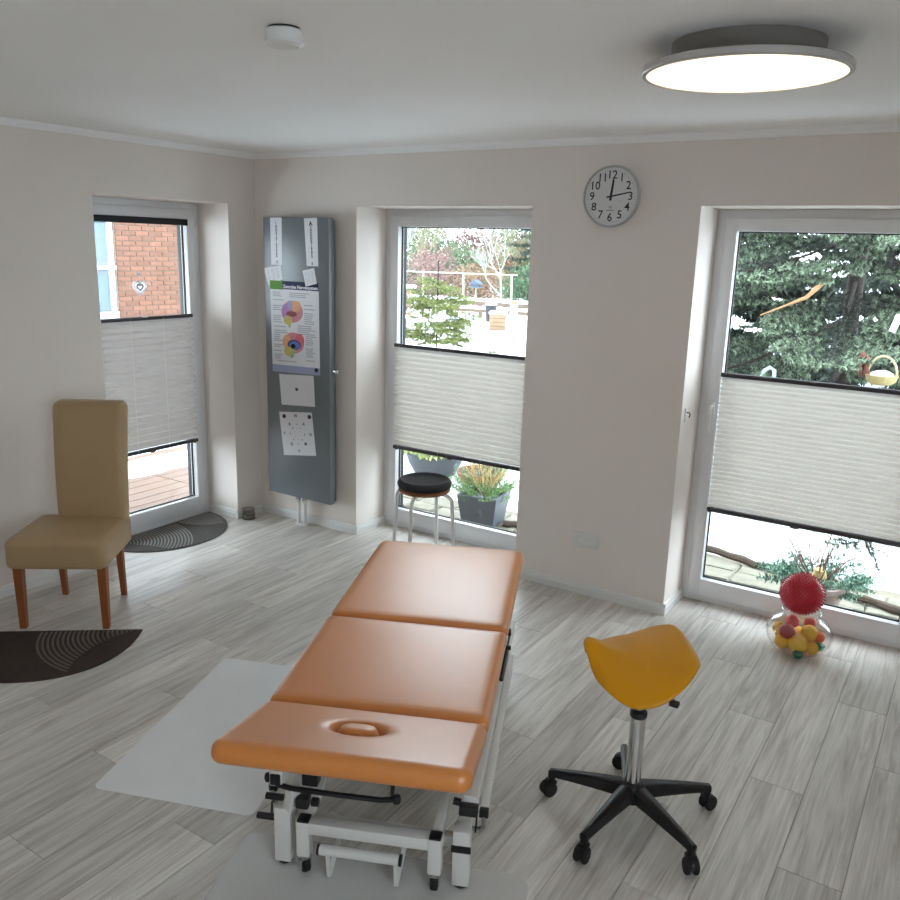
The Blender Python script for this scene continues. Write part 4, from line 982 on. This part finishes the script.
fir('dark green conifer at the right edge of the middle window', (-9.3,22.5,G), 4.6, .1, 46, 1.7, (M_n5, M_n1), per_m=50, L=.07, w=.03, step=.2, sub=.2, seed=31, name='garden_conifer')
def bush(label, loc, rx, ry, rz, m, n, s, seed):
    rg = np.random.default_rng(seed); root = thing('garden_shrub', label, 'shrub', loc, 0, 'shrubs in the garden'); P = rg.normal(size=(n,3)); P /= np.linalg.norm(P,axis=1)[:,None]; P *= (rg.random(n)**.4)[:,None]; P = P*np.array([rx,ry,rz])+np.array([0,0,rz*.9])
    P[:,2] = np.abs(P[:,2]); D = rg.normal(size=(n,3)); D /= np.linalg.norm(D,axis=1)[:,None]
    needle_mesh('foliage', np.stack([P, P+D*s],1), 3/s, s*.9, s*.35, m, root, seed)
    mb = MB(); r2 = random.Random(seed)
    for k in range(9): mb.tube([(0,0,-.05),(r2.uniform(-rx,rx)*.7, r2.uniform(-ry,ry)*.7, rz*r2.uniform(.8,1.5))], [.02,.006], 5)
    mb.build('stems', M_bark, root)
M_lf1 = mat('dull_green_leaves', (85,102,72), .7, var=.25); M_lf2 = mat('brown_leaves', (124,99,80), .8, var=.25); M_lf3 = mat('rose_brown_leaves', (122,95,91), .8, var=.2); M_lf4 = mat('deep_green_leaves', (63,89,58), .7, var=.25)
bush('rose brown hedge shrub behind the fence on the left', (-12.4,20.5,G), 1.3, .7, 1.0, M_lf3, 1500, .12, 41)
bush('dull green shrub at the far left of the fence', (-14.0,20.8,G), 1.1, .7, .85, M_lf1, 1400, .12, 42)
bush('brown hedge shrub behind the garden poles', (-10.6,20.6,G), 1.3, .7, .8, M_lf2, 1400, .12, 43)
bush('deep green shrub on the right behind the fence', (-8.0,19.6,G), 1.2, .7, .85, M_lf4, 1700, .12, 44)
bush('olive green shrub at the back of the garden', (-15.8,26.5,G), 2.2, .8, 1.3, M_lf1, 1500, .16, 45)
bush('brownish shrub far back in the middle of the garden', (-13.2,27.5,G), 2.4, .8, 1.25, M_lf2, 1500, .16, 46)

for i_, (lab, X_, Y_, rx_, rz_, mt_) in enumerate((('tall pale olive hedge tree at the back left', -17.6,27.5,1.8,1.6,M_lf1), ('tall rose-brown hedge tree back left of centre', -15.9,29.0,1.7,1.55,M_lf3), ('tall olive hedge tree in the back centre', -14.6,30.5,1.9,1.75,M_lf1), ('tall brown hedge tree back right of centre', -13.0,30.0,1.8,1.6,M_lf2), ('tall green hedge tree at the back right', -11.6,28.5,1.8,1.7,M_lf4))):
    bush(lab, (X_,Y_,G), rx_, .8, rz_, mt_, 2800, .17, 60+i_)

# ------------------------------------------------------------------ garden things
M_gw = mat('weathered_wood', (92,76,62), .85, var=.2, vscale=10); M_pole = mat('pale_pole', (137,131,118), .8, var=.1)
fe = thing('garden_fence', 'low wooden rail fence with snow on top across the garden', 'fence', (0,0,0))
A = Vector((-13.2,16.6,G)); B_ = Vector((-5.6,17.6,G)); n = 8
for k in range(n+1):
    p = A.lerp(B_, k/n); m = MB(); m.bbox(p.x-.05,p.x+.05,p.y-.05,p.y+.05,G-.05,.34,.008); m.build('post', M_gw, fe)
for k in range(n):
    a = A.lerp(B_, k/n); b = A.lerp(B_, (k+1)/n)
    for z in (.1, .32):
        m = MB(); m.beam((a.x,a.y-.06,z),(b.x,b.y-.06,z),.03,.1); r = m.build('rail', M_gw, fe)
        m = MB(); m.beam((a.x,a.y-.06,z+.09),(b.x,b.y-.06,z+.09),.12,.09,b=.03); m.build('snow_cap', M_snow, r)
pg = thing('pole_pergola', 'thin pale pole frame standing behind the garden fence', 'pergola', (0,0,0))
pp = [(-13.0,18.2),(-11.2,18.2),(-9.75,18.3),(-8.1,18.4)]
for x_, y_ in pp: m = MB(); m.tube([(x_,y_,G),(x_+.02,y_,.7),(x_,y_,1.12)], .036, 8); m.build('pole', M_pole, pg)
m = MB(); m.tube([(-13.2,18.2,1.1),(-11,18.2,1.1),(-7.9,18.4,1.13)], .024, 8); m.build('cross_pole', M_pole, pg)
bf = thing('bird_feeder', 'blue-grey bird feeder on a post behind the fence', 'bird feeder', (-9.1,18.0,.2)); bf.scale = (.6,.6,.72)
m = MB(); m.tube([(0,0,G),(0,0,.72)], .04, 8); m.build('post', M_pole, bf)
m = MB(); m.bbox(-.3,.3,-.2,.2,.72,.76,.01); m.bbox(-.2,.2,-.14,.14,.76,.86,.01); m.build('tray', mat('blue_grey_paint', (69,83,97), .6, var=.1), bf)
m = MB(); m.prism([(-.34,.86),(.34,.86),(0,1.05)], -.22, .22, 'y'); m.build('roof', mat('blue_grey_roof', (58,71,87), .6, var=.1), bf)
cr = thing('wooden_crate', 'orange-brown wooden crate with a snow cap in the garden', 'crate', (-6.3,14.5,0), .4)
for i in range(4): m = MB(); m.bbox(-.2,.2,-.19,-.17,G+.1*i,G+.1*i+.094,.004); m.build('board', mat('crate_wood', (114,90,69), .8, var=.15, vscale=8), cr)
m = MB(); m.box(-.19,.19,-.17,.19,G,.28); m.build('body', M_gw, cr)
m = MB(); m.bbox(-.22,.22,-.21,.21,.275,.35,.03,3); m.build('snow_cap', M_snow, cr)
fg = thing('garden_figure', 'small white garden figure with a hat behind the crate', 'figure', (-6.35,15.4,G))
m = MB(); m.lathe([(.12,0),(.16,.1),(.13,.3),(.09,.4),(.06,.45),(.09,.5),(.1,.56),(.06,.62),(.001,.64)], 18); m.build('body', M_snow, fg)
m = MB(); m.lathe([(.15,.6),(.09,.61),(.08,.7),(.001,.71)], 16); m.build('hat', mat('straw_hat', (124,100,80), .8, var=.1), fg)
wp = thing('wood_stack', 'low stack of split logs with snow at the left edge of the garden', 'wood stack', (-10.5,15.2,G), .3)
M_log = [mat('log_a', (124,94,66), .8, var=.2), mat('log_b', (107,82,63), .8, var=.2), mat('log_c', (94,79,67), .8, var=.2)]
for r in range(5):
    for k in range(9-r % 2):
        m = MB(); X = -.75+.18*k+.09*(r % 2); Z = .09+.16*r; m.tube([(X,-.25,Z),(X,.25,Z)], .082, 9); m.build('log', M_log[(r*3+k*5) % 3], wp)
m = MB(); m.bbox(-.9,.9,-.3,.3,.84,.93,.03,3); m.build('snow_cap', M_snow, wp)
bn = thing('dark_bin', 'small dark grey bin standing at the fence', 'bin', (-7.62,16.4,G)); m = MB(); m.lathe([(.13,0),(.17,.42),(.18,.43),(.18,.46),(.15,.47),(.001,.48)], 16); m.build('body', M_anth, bn); m = MB(); m.lathe([(.16,.47),(.17,.5),(.1,.53),(.001,.54)], 16); m.build('snow_cap', M_snow, bn)
tr = thing('stone_trough', 'low grey stone trough covered by snow near the wood stack', 'trough', (-9.2,13.6,G), .2); m = MB(); m.bbox(-.55,.55,-.2,.2,0,.16,.02); m.build('body', mat('trough_stone', (94,92,94), .9, var=.15), tr); m = MB(); m.bbox(-.57,.57,-.22,.22,.155,.25,.04,3); m.build('snow_cap', M_snow, tr)

# ------------------------------------------------------------------ planters near the windows
def sprigs(parent, z, r, n, L, m, seed, up=.6, nl=.03, per=140, w=.006):
    rg = random.Random(seed); segs = []
    for k in range(n):
        a = rg.uniform(0,2*pi); d = Vector((cos(a), sin(a), rg.uniform(up-.5,up+.5))).normalized(); p = Vector((cos(a)*r*rg.random(), sin(a)*r*rg.random(), z)); q = p+d*L*rg.uniform(.6,1.1); segs.append((p,q))
        for s in (.35,.55,.75):
            c = p.lerp(q, s)
            for sg in (1,-1): segs.append((c, c+(d*.7+d.cross(Vector((0,0,1)))*sg*.7).normalized()*L*.3))
    needle_mesh('sprigs', segs, per, nl, w, m, parent, seed)
def sticks(parent, z, n, L, m, seed, sp=.5):
    rg = random.Random(seed); mb = MB()
    for k in range(n):
        d = Vector((rg.uniform(-sp,sp), rg.uniform(-sp,sp), 1)).normalized(); p = Vector((0,0,z)); q = p+d*L*rg.uniform(.5,1.1); mb.tube([p, p.lerp(q,.5)+Vector((rg.uniform(-.02,.02),rg.uniform(-.02,.02),0)), q], [.004,.0035,.002], 5)
        for s in (.5,.7,.85): c = p.lerp(q,s); mb.tube([c, c+(d+Vector((rg.uniform(-1,1),rg.uniform(-1,1),rg.uniform(-.3,.5)))*.7).normalized()*L*.22], [.0025,.0015], 4)
    mb.build('dry_sticks', m, parent)
M_gp = mat('slate_grey_planter', (85,89,99), .5, var=.05); M_pp = mat('pale_rose_pot', (154,136,132), .6, var=.08); M_tc = mat('terracotta', (128,77,56), .7, var=.1)
M_sp1 = mat('fresh_sprigs', (108,142,82), .6, var=.25); M_sp2 = mat('blue_sprigs', (110,146,126), .6, var=.25); M_st1 = mat('straw_sticks', (196,170,120), .8, var=.1); M_st2 = mat('brown_sticks', (112,86,76), .8, var=.1)
p1 = thing('square_planter', 'square slate-grey planter with green sprigs outside the middle window', 'planter', (1.27,1.0,-.105), .15)
m = MB(); z1 = .24
for r0, r1, zz0, zz1 in ((.12,.155,0,z1),):
    m.add([(-r0,-r0,0),(r0,-r0,0),(r0,r0,0),(-r0,r0,0),(-r1,-r1,z1),(r1,-r1,z1),(r1,r1,z1),(-r1,r1,z1),(-r1+.02,-r1+.02,z1),(r1-.02,-r1+.02,z1),(r1-.02,r1-.02,z1),(-r1+.02,r1-.02,z1),(-r1+.02,-r1+.02,z1-.05),(r1-.02,-r1+.02,z1-.05),(r1-.02,r1-.02,z1-.05),(-r1+.02,r1-.02,z1-.05)],
          [(3,2,1,0),(0,1,5,4),(1,2,6,5),(2,3,7,6),(3,0,4,7),(4,5,9,8),(5,6,10,9),(6,7,11,10),(7,4,8,11),(8,9,13,12),(9,10,14,13),(10,11,15,14),(11,8,12,15),(12,13,14,15)])
m.build('pot', M_gp, p1, smooth=False); sprigs(p1, .22, .1, 46, .24, M_sp1, 51, up=.45, nl=.022); sticks(p1, .2, 26, .34, M_st1, 52, .7); sticks(p1, .2, 4, .5, M_st2, 57, .5)
p2 = thing('round_planter', 'round dark planter with leafy plants far left behind the stool', 'planter', (.2,1.95,G)); p2.scale = (1,1,.62)
m = MB(); m.lathe([(.17,0),(.24,.2),(.27,.34),(.28,.35),(.28,.38),(.25,.38),(.24,.33),(.001,.33)], 36, caps=False); m.build('pot', mat('dark_pot', (66,68,74), .6, var=.06), p2); sprigs(p2, .34, .2, 40, .22, mat('pale_leaf_sprigs', (150,160,96), .6, var=.25), 53, up=.5, nl=.05, per=60, w=.03)
p3 = thing('terracotta_bowl', 'shallow terracotta bowl beside the dark planter', 'planter', (.78,1.78,G))
m = MB(); m.lathe([(.12,0),(.2,.14),(.21,.17),(.19,.17),(.17,.12),(.001,.12)], 32, caps=False); m.build('pot', M_tc, p3); sprigs(p3, .13, .12, 20, .2, M_sp2, 54, up=.3, nl=.03)
p5 = thing('bushy_planter', 'dark planter with dry bushy twigs at the left edge of the middle window', 'planter', (-.55,2.2,G))
m = MB(); m.lathe([(.14,0),(.19,.26),(.2,.28),(.17,.28),(.001,.26)], 28, caps=False); m.build('pot', M_gp, p5); sprigs(p5, .26, .14, 36, .3, mat('dry_twigs', (140,132,112), .8, var=.2), 58, up=.7, nl=.025); 
p4 = thing('rose_pot', 'pale rose pot with fir sprigs and dry twigs behind the spiky ball', 'planter', (3.64,.66,-.108))
m = MB(); m.lathe([(.1,0),(.135,.2),(.145,.21),(.145,.24),(.125,.24),(.12,.2),(.001,.2)], 36, caps=False); m.build('pot', M_pp, p4); sprigs(p4, .2, .1, 44, .25, M_sp2, 55, up=.4, nl=.026, per=260, w=.009); sticks(p4, .2, 12, .34, M_st2, 56, .75)
m = MB(); m.lathe([(.02,.2),(.045,.24),(.03,.3),(.001,.32)], 14, (.0,.03,0)); m.build('cone', M_st1, p4)

# ------------------------------------------------------------------ things hanging in the fir / outside the right window
bk = thing('wicker_basket', 'pale wicker basket with a tall handle hanging in the fir', 'basket', (3.654,2.3,1.098)); bk.scale = (.92,.92,.92)
m = MB(); m.lathe([(.07,-.05),(.1,-.03),(.115,.02),(.105,.022),(.09,-.02),(.001,-.035)], 24, caps=False); m.build('bowl', mat('wicker', (142,125,81), .7, var=.15, vscale=60), bk)
m = MB(); m.tube([(.1*cos(pi*i/16), 0, .02+.14*sin(pi*i/16)) for i in range(17)], .009, 8); m.build('handle', mat('pale_wicker', (151,142,108), .7, var=.1), bk)
m = MB(); m.lathe([(.001,-.03),(.085,-.01),(.08,.03),(.04,.05),(.001,.055)], 16, caps=False); m.build('snow_filling', M_snow, bk)
tf = thing('bird_tube', 'white tubular bird feeder hanging at the right of the fir', 'bird feeder', (3.62,2.95,1.37)); tf.scale = (.7,.7,.8)
m = MB(); m.lathe([(.03,0),(.034,.01),(.034,.13),(.04,.135),(.03,.16),(.001,.17)], 18); m.mat4(Matrix.Rotation(.3,4,'Y')); m.build('tube', M_white, tf)
m = MB(); m.lathe([(.045,-.006),(.045,.0),(.03,.006)], 18); m.mat4(Matrix.Rotation(.3,4,'Y')); m.build('tray', M_steel, tf)
m = MB(); m.tube([(.05,0,.16),(.06,0,.4)], .002, 5); m.build('wire', M_steel, tf)
db = MB()
db.tube([(2.7,2.75,1.44),(2.86,2.85,1.52),(2.98,3.0,1.585),(3.04,3.04,1.66),(3.07,3.1,1.69)], [.005,.008,.016,.022,.012], 8); tag(db.build('dead_branch', mat('orange_dead_wood', (150,108,74), .8, var=.2, vscale=30)), 'broken orange-brown dead branch among the fir boughs', 'branch')
ar = thing('plant_arch', 'small pale blue hoop ornament low in the fir', 'ornament', (2.78,2.9,.93)); m = MB(); m.tube([(-.06,0,-.02),(-.03,0,.06),(.01,0,.09),(.045,0,.07),(.05,0,-.02)], .016, 8); m.build('hoop', mat('pale_blue_plastic', (190,214,220), .5, var=.05), ar)
sq = thing('squirrel_figure', 'reddish-brown squirrel figure beside the wicker basket', 'figure', (3.55,2.3,1.09)); sq.scale = (.72,.72,.8); m = MB(); m.lathe([(.02,0),(.035,.03),(.03,.08),(.02,.11),(.03,.13),(.028,.16),(.01,.185),(.001,.19)], 12); m.build('body', mat('red_brown', (92,42,28), .7, var=.15), sq); m = MB(); m.tube([(-.02,.0,.01),(-.06,0,.05),(-.06,0,.13),(-.035,0,.19),(-.05,0,.22)], [.015,.03,.034,.028,.01], 10); m.build('tail', mat('red_brown', (132,66,44)), sq)

# ------------------------------------------------------------------ neighbour's brick house
bh = thing('brick_house', 'red brick house wall seen through the left window', 'house', (-7,0,0))
M_mort = mat('mortar', (128,112,100), .9, var=.1); M_brick = mat('red_brick', (106,70,53), .85, var=.2, vscale=18, rand=.16, bump=.5, bscale=60)
m = MB(); m.box(-.5, 0, 3.95, 5.33, G-.1, 4.2); m.build('wall_core', M_mort, bh, smooth=False)
m = MB(); m.bbox(-.6,.1,5.28,5.4,G-.1,4.3,.01); m.build('corner_board', mat('corner_board_paint', (176,172,168), .6, var=.05), bh)
def brickmesh(L): 
    b = MB(); b.bbox(-.006,.014,-L/2,L/2,-.0315,.0315,.004,1); me = bpy.data.meshes.new('brick'); me.from_pydata(b.v,[],b.f); me.update(); me.materials.append(M_brick); return me
bF, bH = brickmesh(.228), brickmesh(.108); nb = 0; rest = MB()
for c in range(56):
    z = G+.04+.0755*c; y = 3.97+(.12 if c % 2 else 0); first = True
    while y < 5.27:
        L = .228 if y+.228 < 5.285 else .108
        if first and c % 2: y -= .12; L = .108
        first = False
        if y+L > 5.29: break
        if .45 < z < 2.3 and nb < 300:
            o = bpy.data.objects.new('brick', bF if L > .2 else bH); COL.objects.link(o); o.parent = bh; o.location = (0, y+L/2, z); nb += 1
        else: rest.box(-.006,.014,y,y+L,z-.0315,z+.0315)
        y += L+.012
o = rest.build('brick_courses', M_brick, bh, smooth=False); o['kind'] = 'stuff'
M_pf = mat('weathered_white_frame', (168,174,176), .5, var=.05)
po_ = thing('glazed_porch', 'white-framed glazed porch beside the brick house', 'porch', (-7,0,0))
m = MB(); m.box(-.4,-.02,2.3,3.93,G-.1,3.2); m.build('porch_wall', mat('pale_blue_render', (96,106,124), .7, var=.05), po_, smooth=False)
for y0, y1, z0, z1 in ((2.5,3.1,.0,1.35),(3.2,3.82,.0,.62),(3.2,3.82,.8,1.35),(2.5,3.82,1.55,2.6)):
    m = MB(); m.box(-.02,.0,y0,y1,z0,z1); m.build('pane', mat('grey_pane', (70,88,98), .3, var=.1, vscale=1.5), po_, smooth=False)
for a in ((2.45,2.5,G,2.65),(3.12,3.19,G,1.5),(3.83,3.9,G,2.65)): m = MB(); m.bbox(-.03,.05,a[0],a[1],a[2],a[3],.008); m.build('frame_post', M_pf, po_)
for z in (.66,1.42): m = MB(); m.bbox(-.03,.06,2.45,3.93,z,z+(.14 if z < 1 else .06),.008); m.build('frame_rail', M_pf, po_)
m = MB(); m.bbox(-.02,.04,2.7,2.74,1.48,2.62,.006); m.build('frame_bar', M_pf, po_)
